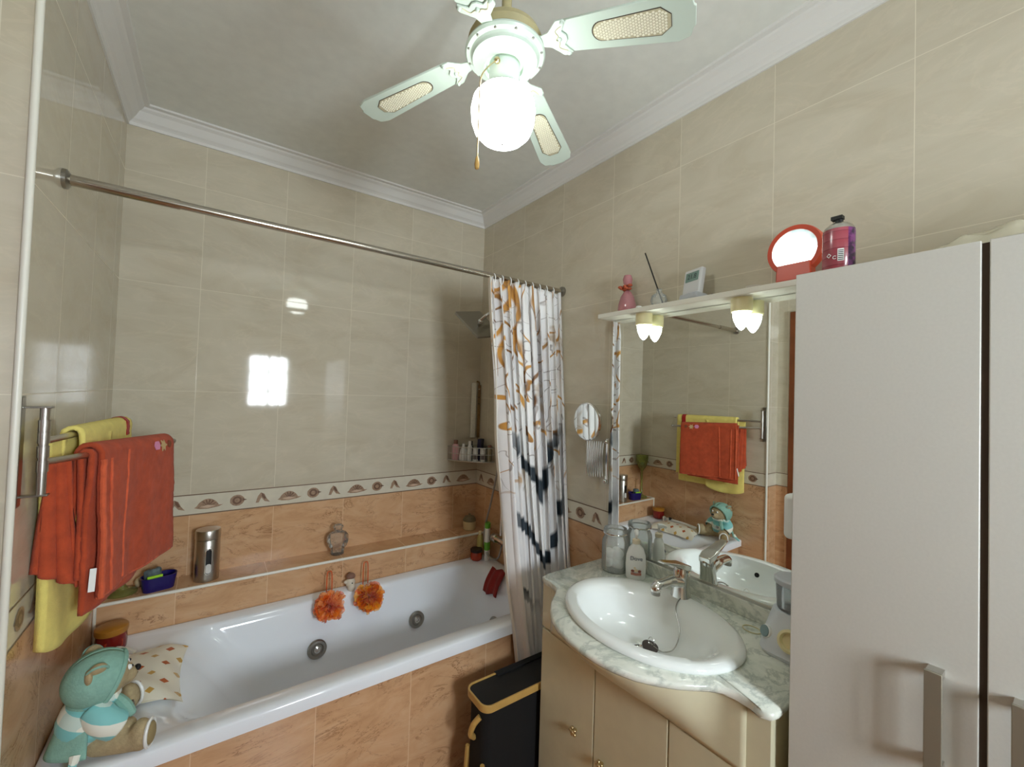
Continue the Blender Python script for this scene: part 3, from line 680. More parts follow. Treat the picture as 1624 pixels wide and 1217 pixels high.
mb.ball((.004, 0, .118), .042, .050, .040)
mb.ball((.018, 0, .192), .064, .066, .060)                  # head
mb.ball((.070, 0, .176), .030, .030, .024)                  # muzzle
for s in (-1, 1):
    mb.tube(spl([(.01, s * .042, .125), (.030, s * .072, .092), (.066, s * .060, .062)], 5), [.024, .025, .026, .026, .026, .025, .024, .024, .023, .022, .020], 12); mb.ball((.072, s * .058, .058), .023)
    mb.tube(spl([(.010, s * .035, .038), (.050, s * .070, .036), (.088, s * .098, .036)], 5), [.034, .034, .034, .033, .032, .031, .031, .031, .030, .030, .030], 12)
    mb.ball((.096, s * .104, .046), .028, .032, .042)       # foot
    mb.ball((-.012, s * .052, .228), .010, .022, .024)      # ear
body = obj('body', mb, m_bear, bear, remesh=.0045)
for s in (-1, 1):
    Fm = MBr @ Matrix.Translation((.096, s * .104, .046)) @ Matrix.Rotation(s * .55, 4, 'Z'); e = obj('foot_pad', MB(Fm).ball((.024, 0, 0), .009, .022, .030), P('tan_pad_%d' % (s + 1), srgb(150, 132, 92), .9), bear)
    obj('foot_trim', MB(Fm).tube([(.021, .027 * cos(a), .036 * sin(a)) for a in [2 * pi * k / 20 for k in range(21)]], .0045, 6), m_whitep, bear)
    obj('eye', MB(MBr).ball((.075, s * .020, .205), .008), m_whitep, bear); obj('pupil', MB(MBr).ball((.0815, s * .020, .206), .004), m_black, bear)
obj('nose', MB(MBr).ball((.098, 0, .186), .008, .012, .008), m_black, bear)
obj('mouth', MB(MBr).tube(spl([(.090, -.014, .168), (.098, 0, .172), (.090, .014, .168)], 5), .0018, 5), m_dark, bear)
# hood covering the back and top of the head, with ear openings
mb = MB(MBr)
fx = Vector((.90, 0, -.43)).normalized(); fu = Vector((.43, 0, .90)).normalized(); fv = Vector((0, 1, 0)); HCn = Vector((.012, 0, .196))
def hood(u, v, r=1.0):
    th = 2 * pi * u; ph = lerp(radians(66), radians(179), v); d_ = fx * cos(ph) + (fu * cos(th) + fv * sin(th)) * sin(ph)
    return HCn + Vector((d_.x * .072, d_.y * .074, d_.z * .070)) * r
mb.grid(hood, 36, 20); obj('hood', mb, m_aqua, bear, ang=180, solid=.005)
obj('visor', MB(MBr).tube([hood(k / 30, 0, 1.03) for k in range(31)], .0065, 8), m_aqua, bear)
for s in (-1, 1):
    obj('ear', MB(MBr).ball((.006, s * .052, .243), .020, .013, .024, R=Matrix.Rotation(s * -.7, 3, 'X')), m_bear, bear)
    obj('ear_opening', MB(MBr @ Matrix.Translation((.005, s * .050, .240)) @ Matrix.Rotation(s * -.7, 4, 'X')).tube([(.022 * cos(a), s * .004, .027 * sin(a)) for a in [2 * pi * k / 20 for k in range(21)]], .0035, 6), m_aqua, bear)
# shirt and cape
mb = MB(MBr); mb.lathe([(.058, .052), (.066, .075), (.066, .105), (.056, .135), (.038, .152)], n=30, sy=1.02, cap0=False, cap1=False); obj('shirt', mb, m_check, bear, solid=.005, ang=180)
for s in (-1, 1):
    obj('sleeve', MB(MBr).tube(spl([(.004, s * .040, .130), (.022, s * .070, .106), (.048, s * .070, .080)], 5), [.031, .032, .033, .034, .034, .034, .034, .034, .034, .034, .034], 14, False), m_check, bear, solid=.003)
mb = MB(MBr)
def cape(u, v):
    a = lerp(pi * .55, pi * 1.45, u); r = lerp(.045, .082, v) + .004 * sin(u * 14) * v
    return (r * cos(a) + .002, r * sin(a) * 1.05, lerp(.152, .035, v))
mb.grid(cape, 30, 14); obj('cape', mb, m_aqua, bear, solid=.006, ang=180)
obj('scarf', MB(MBr).tube(spl([(.040, -.04, .146), (.052, 0, .140), (.040, .04, .146), (0, .048, .150), (-.034, 0, .152), (0, -.048, .150), (.040, -.04, .146)], 5), .013, 10), m_check, bear)
obj('scarf_tail', MB(MBr).tube(spl([(.050, -.030, .138), (.070, -.056, .112), (.082, -.074, .092)], 5), [.010, .012, .013, .014, .014, .014, .013, .012, .011, .010, .006], 8), m_aqua, bear)
obj('tassel', MB(MBr).tube(spl([(-.03, -.075, .045), (-.04, -.095, .024), (-.045, -.115, .010)], 4), [.014, .012, .010, .009, .008, .008, .006, .004, .003], 8), m_check, bear)
obj('buckle', MB(MBr).box(.078, .090, -.040, -.022, .092, .108), m_steel2, bear, bevel=.002)

# ------------------------------------------------------------------ towel holder and towels
rk = thing('towel_holder', (L, -.985, 1.27), 'swivel steel towel holder on the left wall corner', 'towel holder')
obj('wall_plate', MB().box(L, L + .006, -.998, -.972, 1.262, 1.492), m_steel2, rk, bevel=.003)
obj('pivot_rod', MB().tube([(L + .036, -.983, 1.285), (L + .036, -.983, 1.468)], .008, 12), m_steel, rk)
for z in (1.284, 1.469): obj('bracket', MB().box(L + .004, L + .048, -.992, -.975, z - .002, z + .002), m_steel2, rk, bevel=.001)
UB = [Vector((L + .036, -.983, 1.397)), Vector((-1.600, -.38, 1.392))]; LB = [Vector((L + .036, -.983, 1.353)), Vector((-1.471, -.44, 1.331))]
for b0, b1 in (UB, LB):
    obj('swing_arm', MB().tube([b0, b1], .0075, 12), m_steel, rk); obj('arm_tip', MB().ball(b1, .0095), m_steel, rk)
for z in (1.345, 1.375, 1.405, 1.43): obj('pivot_sleeve', MB().tube([(L + .036, -.983, z - .012), (L + .036, -.983, z + .012)], .0098, 12), m_steel, rk)
def drape(bar, t0, t1, lf, lb, r, amp, seed, nu=40, nv=70, flare=0.0, lfend=None, foldr=.5, twist=0, shift=0):
    """cloth folded over a bar: v=0 bottom of the front flap ... v=1 bottom of the back flap"""
    d = (bar[1] - bar[0]).normalized(); out = Vector((-d.y, d.x, 0)).normalized()
    if out.x < 0: out = -out
    def fn(u, v):
        c = bar[0].lerp(bar[1], lerp(t0, t1, u))
        lfu = lf if lfend is None else lerp(lf, lfend, u)
        tot = lfu + pi * r + lb; s = v * tot
        if s < lfu: dz = -(lfu - s); off = r; k = (lfu - s)
        elif s < lfu + pi * r: a = (s - lfu) / r; dz = r * sin(a); off = r * cos(a); k = 0
        else: dz = -(s - lfu - pi * r); off = -r; k = (s - lfu - pi * r)
        wv = amp * min(1, k * 6) * (sin(u * 7 + seed) * .6 + sin(u * 15 + seed * 2 + k * 5) * .3 + .5 * noise.noise(Vector((u * 5, k * 7, seed))))
        sgn = 1 if off >= 0 else -1
        fl = flare * k * (1 if off > 0 else -.3)
        w2 = shift * k
        return c + out * (off + wv * sgn * 1.0 + fl + .002 * noise.noise(Vector((u * 30, v * 40, seed)))) + Vector((0, 0, dz)) + d * w2 * (u - .5)
    return fn
# yellow towel, on the upper arm
yt = thing('yellow_towel', (-1.62, -.65, 1.0), 'pale yellow towel hanging on the upper arm behind the orange one', 'towel')
mb = MB(); mb.grid(drape(UB, .25, .955, .30, .48, .017, .006, 1.1, lfend=.42), 44, 80); obj('folded_cloth', mb, m_yellow, yt, ang=180, solid=.010)
def flap(u, v):
    a = Vector((-1.676, -.868, 0)).lerp(Vector((-1.606, -.625, 0)), u); z0 = lerp(.905, .915, u) - .030 * sin(pi * u) ** .6 * 1.0
    r_ = .012 * (sin(u * 5 + 1) + .5 * sin(u * 11 + v * 3)) * (1 - v)
    return (a.x + .6 * r_ + .012 * v * (1 - u) * 0, a.y, lerp(z0, 1.385, v))
mb = MB(); mb.grid(flap, 30, 40); obj('long_fold', mb, m_yellow, yt, ang=180, solid=.018, bevel=0)
mb = MB(); mb.grid(drape(UB, .845, .895, .035, .02, .0235, 0, 1.1), 8, 24); obj('red_band', mb, m_red, yt, ang=180, solid=.001)
# orange towel, on the lower arm
ot = thing('orange_towel', (-1.55, -.70, 1.0), 'thick orange terry towel with small applique on the front arm', 'towel')
mb = MB(); mb.grid(drape(LB, .255, .885, .350, .25, .024, .009, 2.0, lfend=.338, flare=.02), 50, 80); obj('outer_fold', mb, m_orange, ot, ang=180, solid=.012)
mb = MB(); mb.grid(drape(LB, .235, .80, .385, .30, .011, .008, 5.0, lfend=.352), 50, 80); obj('inner_fold', mb, m_orange, ot, ang=180, solid=.011)
def side(u, v):
    xt, yt_ = lerp(-1.672, -1.640, u), lerp(-.872, -.845, u); xb, yb = lerp(-1.684, -1.612, u), lerp(-.875, -.840, u)
    rp = .006 * sin(u * 16 + v * 2) * (1 - .6 * v)
    return (lerp(xb, xt, v), lerp(yb, yt_, v) + rp, lerp(lerp(1.085, 1.03, u), 1.345, v))
mb = MB(); mb.grid(side, 24, 30); obj('back_fold', mb, m_orange, ot, ang=180, solid=.014)
fo = drape(LB, .255, .885, .350, .25, .024, .009, 2.0, lfend=.338, flare=.02)
def along(u0, u1, v0, v1, off=.0075, n=30):
    out = Vector((1, -.3, 0)).normalized(); return [fo(lerp(u0, u1, k / n), lerp(v0, v1, k / n)) + out * off for k in range(n + 1)]
obj('hem', MB().tube(along(.0, 0, .0, .50, .006, 40), .0065, 8), m_orange_hem, ot); obj('hem', MB().tube(along(.09, .09, .01, .50, .006, 40), .004, 8), m_orange_hem, ot)
obj('hem', MB().tube(along(0, 1, .004, .004, .0), .0065, 8), m_orange_hem, ot)
obj('fold_seam', MB().tube(along(.27, .30, .02, .52, .005, 40), .004, 8), m_orange_hem, ot)
ap = thing  # (applique pieces are parts of the towel)
def patch(uc, vc, du, dv, mat, name, n=10, star=0):
    m = MB(); out = Vector((1, -.3, 0)).normalized(); vs = []
    for k in range(n):
        a = 2 * pi * k / n; rr = 1 if not star else (1 if k % 2 == 0 else .5)
        vs.append(fo(uc + du * rr * cos(a), vc + dv * rr * sin(a)) + out * .0085)
    m.add(vs, [tuple(range(n))]); o_ = obj(name, m, mat, ot, smooth=False, solid=.002); return o_
patch(.70, .512, .045, .022, m_pink, 'pink_applique', 6); patch(.80, .508, .055, .030, m_tan, 'tan_applique', 12, 1); patch(.90, .510, .03, .018, P('brown_applique', srgb(128, 70, 40), .8), 'brown_applique', 8)
obj('care_tag', MB(Matrix.Translation(fo(.02, .10) + Vector((-.012, -.012, 0))) @ Matrix.Rotation(-.25, 4, 'X')).box(-.006, .006, -.0006, .0006, -.045, .008), m_whitep, ot)

# ------------------------------------------------------------------ laundry hamper
hp = thing('laundry_hamper', (-.35, -1.02, 0), 'slim black laundry hamper with bamboo rimmed lid beside vanity', 'hamper')
HX0, HX1, HY0, HY1, HZ = -.590, -.06, -1.088, -.950, .480
obj('fabric_body', MB().prism(rect_round(HX0 + .012, HX1 - .012, HY0 + .01, HY1 - .01, .03, 6), .02, HZ - .028), m_blackc, hp)
mb = MB(); a = rect_round(HX0, HX1, HY0, HY1, .035, 8); b = rect_round(HX0 + .007, HX1 - .007, HY0 + .007, HY1 - .007, .029, 8)
mb.rings([[(x, y, z) for x, y in q_] for q_, z in ((b, HZ - .024), (a, HZ - .024), (a, HZ), (b, HZ), (b, HZ - .024))], True, False, False); obj('lid_rim', mb, m_bamboo, hp, bevel=.0012)
obj('lid_top', MB().prism(b, HZ - .02, HZ - .004), m_black, hp)
obj('lid_cover', MB().prism([(HX0 + .13, HY1 - .02), (HX1, HY1 - .02), (HX1, HY1 + .004), (HX0 + .13, HY1 + .004)], HZ - .02, HZ + .0015), m_blackc, hp)
obj('handle', MB().tube(spl([(HX0 + .01, -1.045, .425), (HX0 - .008, -1.035, .40), (HX0 - .010, -1.02, .36), (HX0 + .01, -1.01, .335)], 6), .010, 10), m_bamboo, hp)
for y in (-1.07, -.97): obj('leg', MB().tube([(HX0 + .01, y, .28), (HX0 - .006, y, 0)], .008, 8), m_bamboo, hp)

# ------------------------------------------------------------------ vanity unit, counter, basin
VY0, VY1, VX, VT = -1.865, -1.103, -.365, .852
van = thing('vanity_unit', (-.18, -1.48, 0), 'cream lacquered vanity cabinet with bowed apron under the basin', 'vanity')
obj('carcass', MB().box(VX + .018, -.003, VY0, VY1, .0, .70), m_van, van, bevel=.002)
obj('upper_carcass', MB().box(VX + .001, VX + .018, VY0, -1.80, .70, VT - .001).box(VX + .001, VX + .018, -1.165, VY1, .70, VT - .001).box(VX + .018, -.003, VY0, VY0 + .017, .70, VT - .001).box(VX + .018, -.003, VY1 - .017, VY1, .70, VT - .001).box(-.02, -.003, VY0 + .017, VY1 - .017, .70, VT - .001), m_van, van)
DZ = .692
for y0, y1, kn in ((VY0 + .002, -1.622, None), (-1.618, -1.364, (-1.402, .425)), (-1.360, VY1 - .002, (-1.287, .450))):
    dd = obj('door', MB().box(VX, VX + .017, y0, y1, .06, DZ), m_van, van, bevel=.002)
    if kn:
        k_ = MB(frame((VX, kn[0], kn[1]), (0, 1, 0), (0, 0, 1))); k_.ball((0, 0, -.016), .008)
        for i in range(5): k_.ball((.010 * cos(i * 1.257), .010 * sin(i * 1.257), -.014), .006, n=10, m=8)
        k_.tube([(0, 0, 0), (0, 0, -.014)], .005, 8); obj('knob', k_, m_brass, dd)
# counter outline with a bowed front
BOW = [(0, -.558), (.05, -.555), (.10, -.545), (.15, -.524), (.19, -.495), (.225, -.462), (.25, -.430), (.272, -.400), (.292, -.383), (.315, -.376), (.36, -.374), (.45, -.374)]
def bow(y):
    t = abs(y + 1.482)
    for (a, xa), (b, xb) in zip(BOW, BOW[1:]):
        if t <= b: return lerp(xa, xb, (t - a) / (b - a))
    return -.374
CY0, CY1 = -1.878, -1.088
pts = [(0, CY1), (-.340, CY1), (-.366, CY1 - .010), (-.374, CY1 - .030), (-.372, CY1 - .055)]
pts += [(bow(y), y) for y in [-1.160 - .645 * (k / 60) for k in range(61)]]
pts += [(-.376, CY0 + .045), (-.384, CY0 + .022), (-.376, CY0 + .004), (-.360, CY0), (0, CY0)]
m_edge = m_marble
BC = Vector((-.288, -1.488)); BA, BB_ = .272, .212       # basin half-axes (y, x)
ct = thing('marble_countertop', (-.2, -1.48, VT), 'pale grey marble countertop with a bowed front edge', 'countertop')
mb = MB(); n = len(pts)
cen = (-.288, -1.488)
def inset(p, d):
    v = Vector((p[0] - cen[0], p[1] - cen[1])); l = v.length; v = v * ((l - d) / l); x = cen[0] + v.x; y = cen[1] + v.y
    if p[0] >= -.001: x = p[0]
    return (x, y)
ring = lambda d, z: [(*inset(p, d), z) for p in pts]
hole = []
for p in pts:
    a = math.atan2((p[1] - cen[1]) / BA, (p[0] - cen[0]) / BB_); hole.append((cen[0] + (BB_ - .03) * cos(a), cen[1] + (BA - .03) * sin(a)))
mb.rings([[(*h, VT) for h in hole], ring(.006, VT), ring(0, VT + .006), ring(0, VT + .015), ring(.005, VT + .020), [(*h, VT + .020) for h in hole], [(*h, VT) for h in hole]], True, False, False)
obj('slab', mb, m_marble, ct, ang=50)
obj('backsplash', MB().box(-.020, -.001, CY0, CY1 - .09 + .09, VT + .020, .922), m_marble, ct, bevel=.002)
# bowed apron hanging under the counter, tapering back to the door line
mb = MB()
def apron(u, v):
    y = lerp(-1.150, -1.815, u); xb = min(VX - .001, bow(-1.482 + (y + 1.482) * 1.14) + .010)
    k = (1 - v ** 1.25); z = lerp(VT - .001, DZ + .004, v)
    return (lerp(VX - .001, xb, k), y, z)
mb.grid(apron, 48, 14); obj('apron', mb, m_van, van, ang=180, solid=.003)
# basin
CZ_ = VT + .020
def ell(a, b, z, cx=cen[0], cy=cen[1], n=64): return [(cx + b * cos(2 * pi * i / n), cy + a * sin(2 * pi * i / n), z) for i in range(n)]
bs = thing('wash_basin', (cen[0], cen[1], CZ_ - .12), 'oval white ceramic wash basin set into the marble countertop', 'wash basin')
mb = MB()
ix = cen[0] - .026
mb.rings([ell(BA - .035, BB_ - .035, CZ_ - .03), ell(BA - .004, BB_ - .004, CZ_ + .0005), ell(BA, BB_, CZ_ + .006), ell(BA - .004, BB_ - .004, CZ_ + .015), ell(BA - .016, BB_ - .016, CZ_ + .020),
          ell(BA - .045, BB_ - .045, CZ_ + .018, cx=cen[0] - .010), ell(BA - .058, BB_ - .062, CZ_ + .008, cx=ix), ell(BA - .068, BB_ - .072, CZ_ - .010, cx=ix), ell(BA - .085, BB_ - .085, CZ_ - .040, cx=ix), ell(BA - .12, BB_ - .105, CZ_ - .066, cx=ix), ell(BA - .18, BB_ - .145, CZ_ - .081, cx=ix), ell(.030, .030, CZ_ - .084, cx=ix), ell(.022, .022, CZ_ - .092, cx=ix)], True, False, True)
obj('bowl', mb, m_china, bs, ang=60)
obj('drain', MB(Matrix.Translation((ix, cen[1], CZ_ - .0835))).lathe([(.030, 0), (.031, .002), (.024, .003), (.020, -.004), (.0, -.004)], n=24), m_chrome, bs)
xo = ix - (BB_ - .078)
obj('overflow_hole', MB(Matrix.Translation((xo + .0015, cen[1] - .0, CZ_ - .028)) @ Vector((1, 0, .25)).to_track_quat('Z', 'Y').to_matrix().to_4x4()).lathe([(.009, 0), (.009, .002), (.0, .002)], n=18), m_black, bs)
pg = thing('basin_plug', (-.30, -1.52, CZ_ - .115), 'dark rubber basin plug with chain lying in the bowl', 'plug')
Mp = Matrix.Translation((-.300, -1.512, CZ_ - .066)) @ Matrix.Rotation(.2, 4, 'X')
obj('stopper', MB(Mp).lathe([(.018, -.010), (.023, 0), (.023, .004), (.010, .007), (.0, .008)], n=24), P('dark_rubber', srgb(62, 52, 48), .5), pg)
obj('pull_ring', MB(Mp).tube([(.0, .010 * cos(a), .018 + .012 * sin(a)) for a in [2 * pi * k / 16 for k in range(17)]], .0012, 6), m_chrome, pg)
obj('chain', MB().tube(spl([(-.118, -1.492, CZ_ + .021), (-.150, -1.500, CZ_ + .018), (-.176, -1.512, CZ_ + .002), (-.205, -1.545, CZ_ - .036), (-.250, -1.556, CZ_ - .066), (-.285, -1.540, CZ_ - .070), (-.300, -1.512, CZ_ - .054)], 8), .0018, 6), m_steel2, pg)
# tap
tp = thing('basin_tap', (-.098, -1.478, CZ_ + .018), 'chrome single lever mixer tap at the back of basin', 'tap')
Mt = Matrix.Translation((-.098, -1.478, CZ_ + .018)) @ Matrix.Diagonal((1.12, 1.3, 1.0, 1))
obj('body', MB(Mt).rings([[(x + dx, y, z) for x, y in rect_round(-a_, a_, -b_, b_, min(a_, b_) * .9, 6)] for a_, b_, z, dx in ((.026, .024, 0, 0), (.025, .023, .006, 0), (.021, .020, .03, .0), (.020, .019, .06, .003), (.021, .020, .080, .004), (.017, .017, .090, .004))]), m_chrome, tp)
obj('spout', MB(Mt).tube(spl([(-.005, 0, .045), (-.05, 0, .060), (-.105, 0, .062), (-.118, 0, .055), (-.119, 0, .047)], 5), [.017] * 6 + [.014] * 6 + [.0125] * 4 + [.012] * 5, 14), m_chrome, tp)
obj('aerator', MB(Mt).lathe([(.011, .036), (.011, .048)], c=(-.119, 0, 0), n=18), m_steel2, tp)
mb = MB(Mt); mb.rings([[(x, w_ * s, z + h * .5 * s2) for s, s2 in ((-1, -1), (1, -1), (1, 1), (-1, 1))] for x, w_, z, h in ((.024, .016, .086, .02), (.0, .019, .096, .022), (-.03, .016, .108, .014), (-.075, .013, .124, .008), (-.098, .010, .130, .006))]); obj('lever', mb, m_chrome, tp, bevel=.004, seg=3)

# ------------------------------------------------------------------ things on the counter
def cj(x, y, label, fill, s=1.0):
    t = thing('glass_jar', (x, y, CZ_), label, 'glass jar'); M = Matrix.Translation((x, y, CZ_)) @ Matrix.Scale(s, 4)
    o_ = obj('jar', MB(M).lathe([(.044, 0), (.049, .005), (.050, .10), (.048, .115), (.041, .128), (.041, .134), (.045, .137), (.045, .152), (.042, .158), (.039, .158), (.038, .13), (.046, .112), (.047, .10), (.047, .008), (.0, .006)], n=40, cap1=False), m_glass, t)
    obj('clip_band', MB(M).lathe([(.0455, .138), (.0465, .141), (.0455, .144)], n=40, cap0=False, cap1=False), m_chrome, t)
    return t
cj(-.090, -1.195, 'clear glass jar of white cotton balls on the countertop', True)
m_cot = P('cotton_wool', srgb(248, 246, 242), .95, (90, .5, .004), .02, sss=.1)
cb0 = None; rr_ = random.Random(4)
spots = [(0, 0, .0235), (.021, .014, .026), (-.020, .014, .026), (.0, -.021, .027), (.014, .006, .058), (-.016, .012, .057), (-.004, -.018, .060)]
for k, (dx, dy, dz) in enumerate(spots):
    if cb0 is None:
        mb = MB(Matrix.Translation((-.09, -1.195, CZ_ + .03))); mb.ball((0, 0, 0), .0205, .020, .0165)
        for i in range(14):
            d = Vector((rr_.gauss(0, 1), rr_.gauss(0, 1), rr_.gauss(0, 1))).normalized(); mb.ball(d * .010, .0125, n=12, m=8)
        cb0 = obj('cotton_ball', mb, m_cot, None, (-.09, -1.195, CZ_ + .03), remesh=.0025); tag(cb0, 'white cotton ball inside the clear glass jar', 'cotton ball', 'cotton balls in the glass jar'); c_ = cb0
    else: c_ = cb0.copy(); C.objects.link(c_)
    c_.location = (-.09 + dx, -1.195 + dy, CZ_ + dz + .004); c_.rotation_euler = (k, k * 2.1, k * .7)
def soap():
    x, y = -.085, -1.288
    t = thing('soap_bottle', (x, y, CZ_), 'white pump bottle of liquid soap beside the cotton jar', 'soap dispenser')
    vd = Vector((-1.368 - x, -2.281 - y, 0)).normalized(); ang = math.atan2(vd.y, vd.x) + .08
    M = Matrix.Translation((x, y, CZ_)) @ Matrix.Rotation(ang, 4, 'Z')          # local +x faces the room
    secs = ((.030, .017, 0), (.034, .020, .006), (.036, .021, .05), (.034, .020, .085), (.026, .017, .110), (.014, .013, .122), (.013, .013, .126))
    obj('body', MB(M).rings([[(b_ * cos(2 * pi * i / 36), a_ * sin(2 * pi * i / 36), z) for i in range(36)] for a_, b_, z in secs]), m_whitep, t)
    cr = P('cream_pump', srgb(240, 228, 200), .3)
    obj('collar', MB(M).lathe([(.013, .126), (.0145, .128), (.0145, .140), (.010, .143)], n=24), cr, t)
    obj('pump', MB(M).tube([(0, 0, .14), (0, 0, .165)], .0045, 10).tube(spl([(-.004, 0, .168), (.012, 0, .169), (.028, 0, .163)], 4), [.009, .009, .009, .0085, .008, .007, .006, .005, .004], 10), m_whitep, t)
    Mf = M @ Matrix.Translation((.0215, 0, .078)) @ Matrix.Rotation(pi / 2, 4, 'Z') @ Matrix.Rotation(pi / 2, 4, 'X')
    obj('wordmark', text_mesh('Dove', .020, Mf), P('navy_print', srgb(48, 54, 84), .5), t, smooth=False)
    pm = MB(M); pk = lambda yy, zz, r, m_: (setattr(pm, 'm', m_), pm.add([(.0208 + .0012 - (abs(yy + r * cos(a)) / .036) ** 2 * .006, yy + r * cos(a), zz + r * .8 * sin(a)) for a in [2 * pi * k / 14 for k in range(14)]], [tuple(range(14))]))
    for yy, zz, r, m_ in ((0, .036, .007, 1), (-.012, .034, .006, 0), (.012, .034, .006, 0), (-.005, .045, .004, 1)): pk(yy, zz, r, m_)
    pm.m = 2; pm.add([(.0222 - (abs(yy) / .036) ** 2 * .006, yy, zz) for yy, zz in ((-.018, .020), (0, .018), (.018, .020), (.018, .029), (0, .027), (-.018, .029))], [tuple(range(6))])
    obj('label_print', pm, [P('print_brown', srgb(140, 84, 70), .5), P('print_cream', srgb(232, 214, 180), .5), P('print_rose', srgb(188, 128, 112), .5)], t, smooth=False)
soap()
o = obj('hair_tie', MB().tube([(-.075 + .020 * cos(a), -1.690 + .024 * sin(a), CZ_ + .002) for a in [2 * pi * k / 30 for k in range(31)]], .0014, 6), P('clear_band', srgb(206, 196, 150), .4)); tag(o, 'thin pale hair tie ring lying by the flosser', 'hair tie')
# water flosser
fl = thing('water_flosser', (-.095, -1.815, CZ_), 'white countertop water flosser with clear tank beside tall cabinet', 'water flosser')
Fx, Fy = -.088, -1.800
Mf = Matrix.Translation((Fx, Fy, CZ_)); m_flw = P('flosser_grey_white', srgb(214, 220, 226), .35)
obj('base', MB(Mf).rings([[(x + dx, y, z) for x, y in rect_round(-a_, a_, -b_, b_, .035, 8)] for a_, b_, z, dx in ((.062, .056, .0, -.012), (.066, .060, .01, -.012), (.060, .058, .045, -.004), (.046, .050, .090, .004), (.042, .046, .105, .006))]), m_flw, fl)
obj('tank', MB(Mf).lathe([(.038, .105), (.041, .110), (.044, .175), (.042, .175), (.039, .112), (.0, .110)], c=(.008, 0, 0), n=30, cap1=False), thin('flosser_tank', (.92, .95, .97, 1), 1.45, .05, .18, (.8, .85, .88, 1)), fl)
obj('tank_lid', MB(Mf).lathe([(.046, .173), (.048, .176), (.048, .186), (.043, .190), (.0, .190)], c=(.008, 0, 0), n=30), P('flosser_lid', srgb(198, 204, 212), .3), fl)
kd = Vector((-.8, .45, .25)); Mk = Matrix.Translation((Fx - .050, Fy + .038, CZ_ + .048)) @ kd.to_track_quat('Z', 'Y').to_matrix().to_4x4()
kn = obj('dial', MB(Mk).lathe([(.021, -.012), (.021, .0), (.016, .003), (.016, .010), (.013, .013), (.0, .013)], n=26), m_whitep, fl); obj('dial_face', MB(Mk).lathe([(.0145, .012), (.014, .0145), (.0, .0145)], n=20), P('teal_grey', srgb(126, 150, 152), .4), kn)
Mk2 = Matrix.Translation((Fx - .070, Fy - .020, CZ_ + .055)) @ Vector((-1, -.1, .3)).to_track_quat('Z', 'Y').to_matrix().to_4x4()
obj('handle_rest', MB(Mk2).lathe([(.028, -.012), (.028, .004), (.022, .006), (.018, -.004), (.0, -.004)], n=26), m_creamp, fl)
obj('tip_holder', MB(Mf).tube([(.020, -.010, .19), (.020, -.010, .225)], .012, 12), m_whitep, fl)
# toothbrush holder stuck beside the mirror edge
th = thing('toothbrush_holder', (-.045, -1.80, 1.15), 'white rounded toothbrush holder hung by the tall cabinet', 'toothbrush holder')
obj('case', MB().box(-.052, -.014, -1.835, -1.755, 1.150, 1.275), m_whitep, th, bevel=.014, seg=5)
for k, (yy, c_, lab) in enumerate(((-1.785, P('brush_purple', srgb(84, 62, 110), .4), 'purple toothbrush standing in the white wall holder'),)):
    tb = thing('toothbrush', (-.033, yy, 1.272), lab, 'toothbrush')
    obj('handle', MB().tube([(-.033, yy, 1.277), (-.033, yy, 1.36)], .007, 10), m_whitep, tb); obj('brush_head', MB().box(-.042, -.028, yy - .007, yy + .007, 1.36, 1.41), c_, tb, bevel=.003)

# ------------------------------------------------------------------ mirror, shelf, lamps
o = thing('wall_mirror', (-.01, -1.49, .925), 'large frameless mirror above the countertop backsplash', 'mirror')
MY0, MY1, MZ0, MZ1 = -1.875, -1.092, .9235, 1.845
obj('backing', MB().box(-.010, -.0005, MY0, MY1, MZ0, MZ1), m_trimw, o); obj('silvered_glass', MB().add([(x, y, z) for x, y in ((-.0105, MY0 + .001), (-.0125, MY0 + .001), (-.0185, MY1 - .001), (-.0105, MY1 - .001)) for z in (MZ0 + .001, MZ1 - .001)], [(0, 1, 3, 2), (2, 3, 5, 4), (4, 5, 7, 6), (6, 7, 1, 0), (0, 2, 4, 6), (1, 7, 5, 3)]), m_mirror, o, smooth=False)
obj('bottom_channel', MB().box(-.018, -.0005, MY0, MY1, MZ0 - .001, MZ0 + .007), m_steel, o)
o = thing('light_shelf', (-.05, -1.48, 1.847), 'narrow white shelf with lamps mounted above the mirror', 'shelf')
SZ0, SZ1, SX = 1.846, 1.864, -.098
obj('board', MB().box(SX, -.001, -1.888, -1.080, SZ0, SZ1), m_trimw, o, bevel=.002); 
for k, (ly) in enumerate((-1.272, -1.632)):
    lx = -.052
    s_ = obj('lamp_socket', MB(Matrix.Translation((lx, ly, SZ0))).lathe([(.030, 0), (.0305, -.004), (.0305, -.040), (.028, -.043)], n=28), m_creamp, o)
    obj('lamp_bulb', MB(Matrix.Translation((lx, ly, SZ0 - .043))).lathe([(.024, 0), (.0245, -.010), (.021, -.026), (.014, -.042), (.006, -.053), (.0, -.056)], n=28), m_bulb, s_)
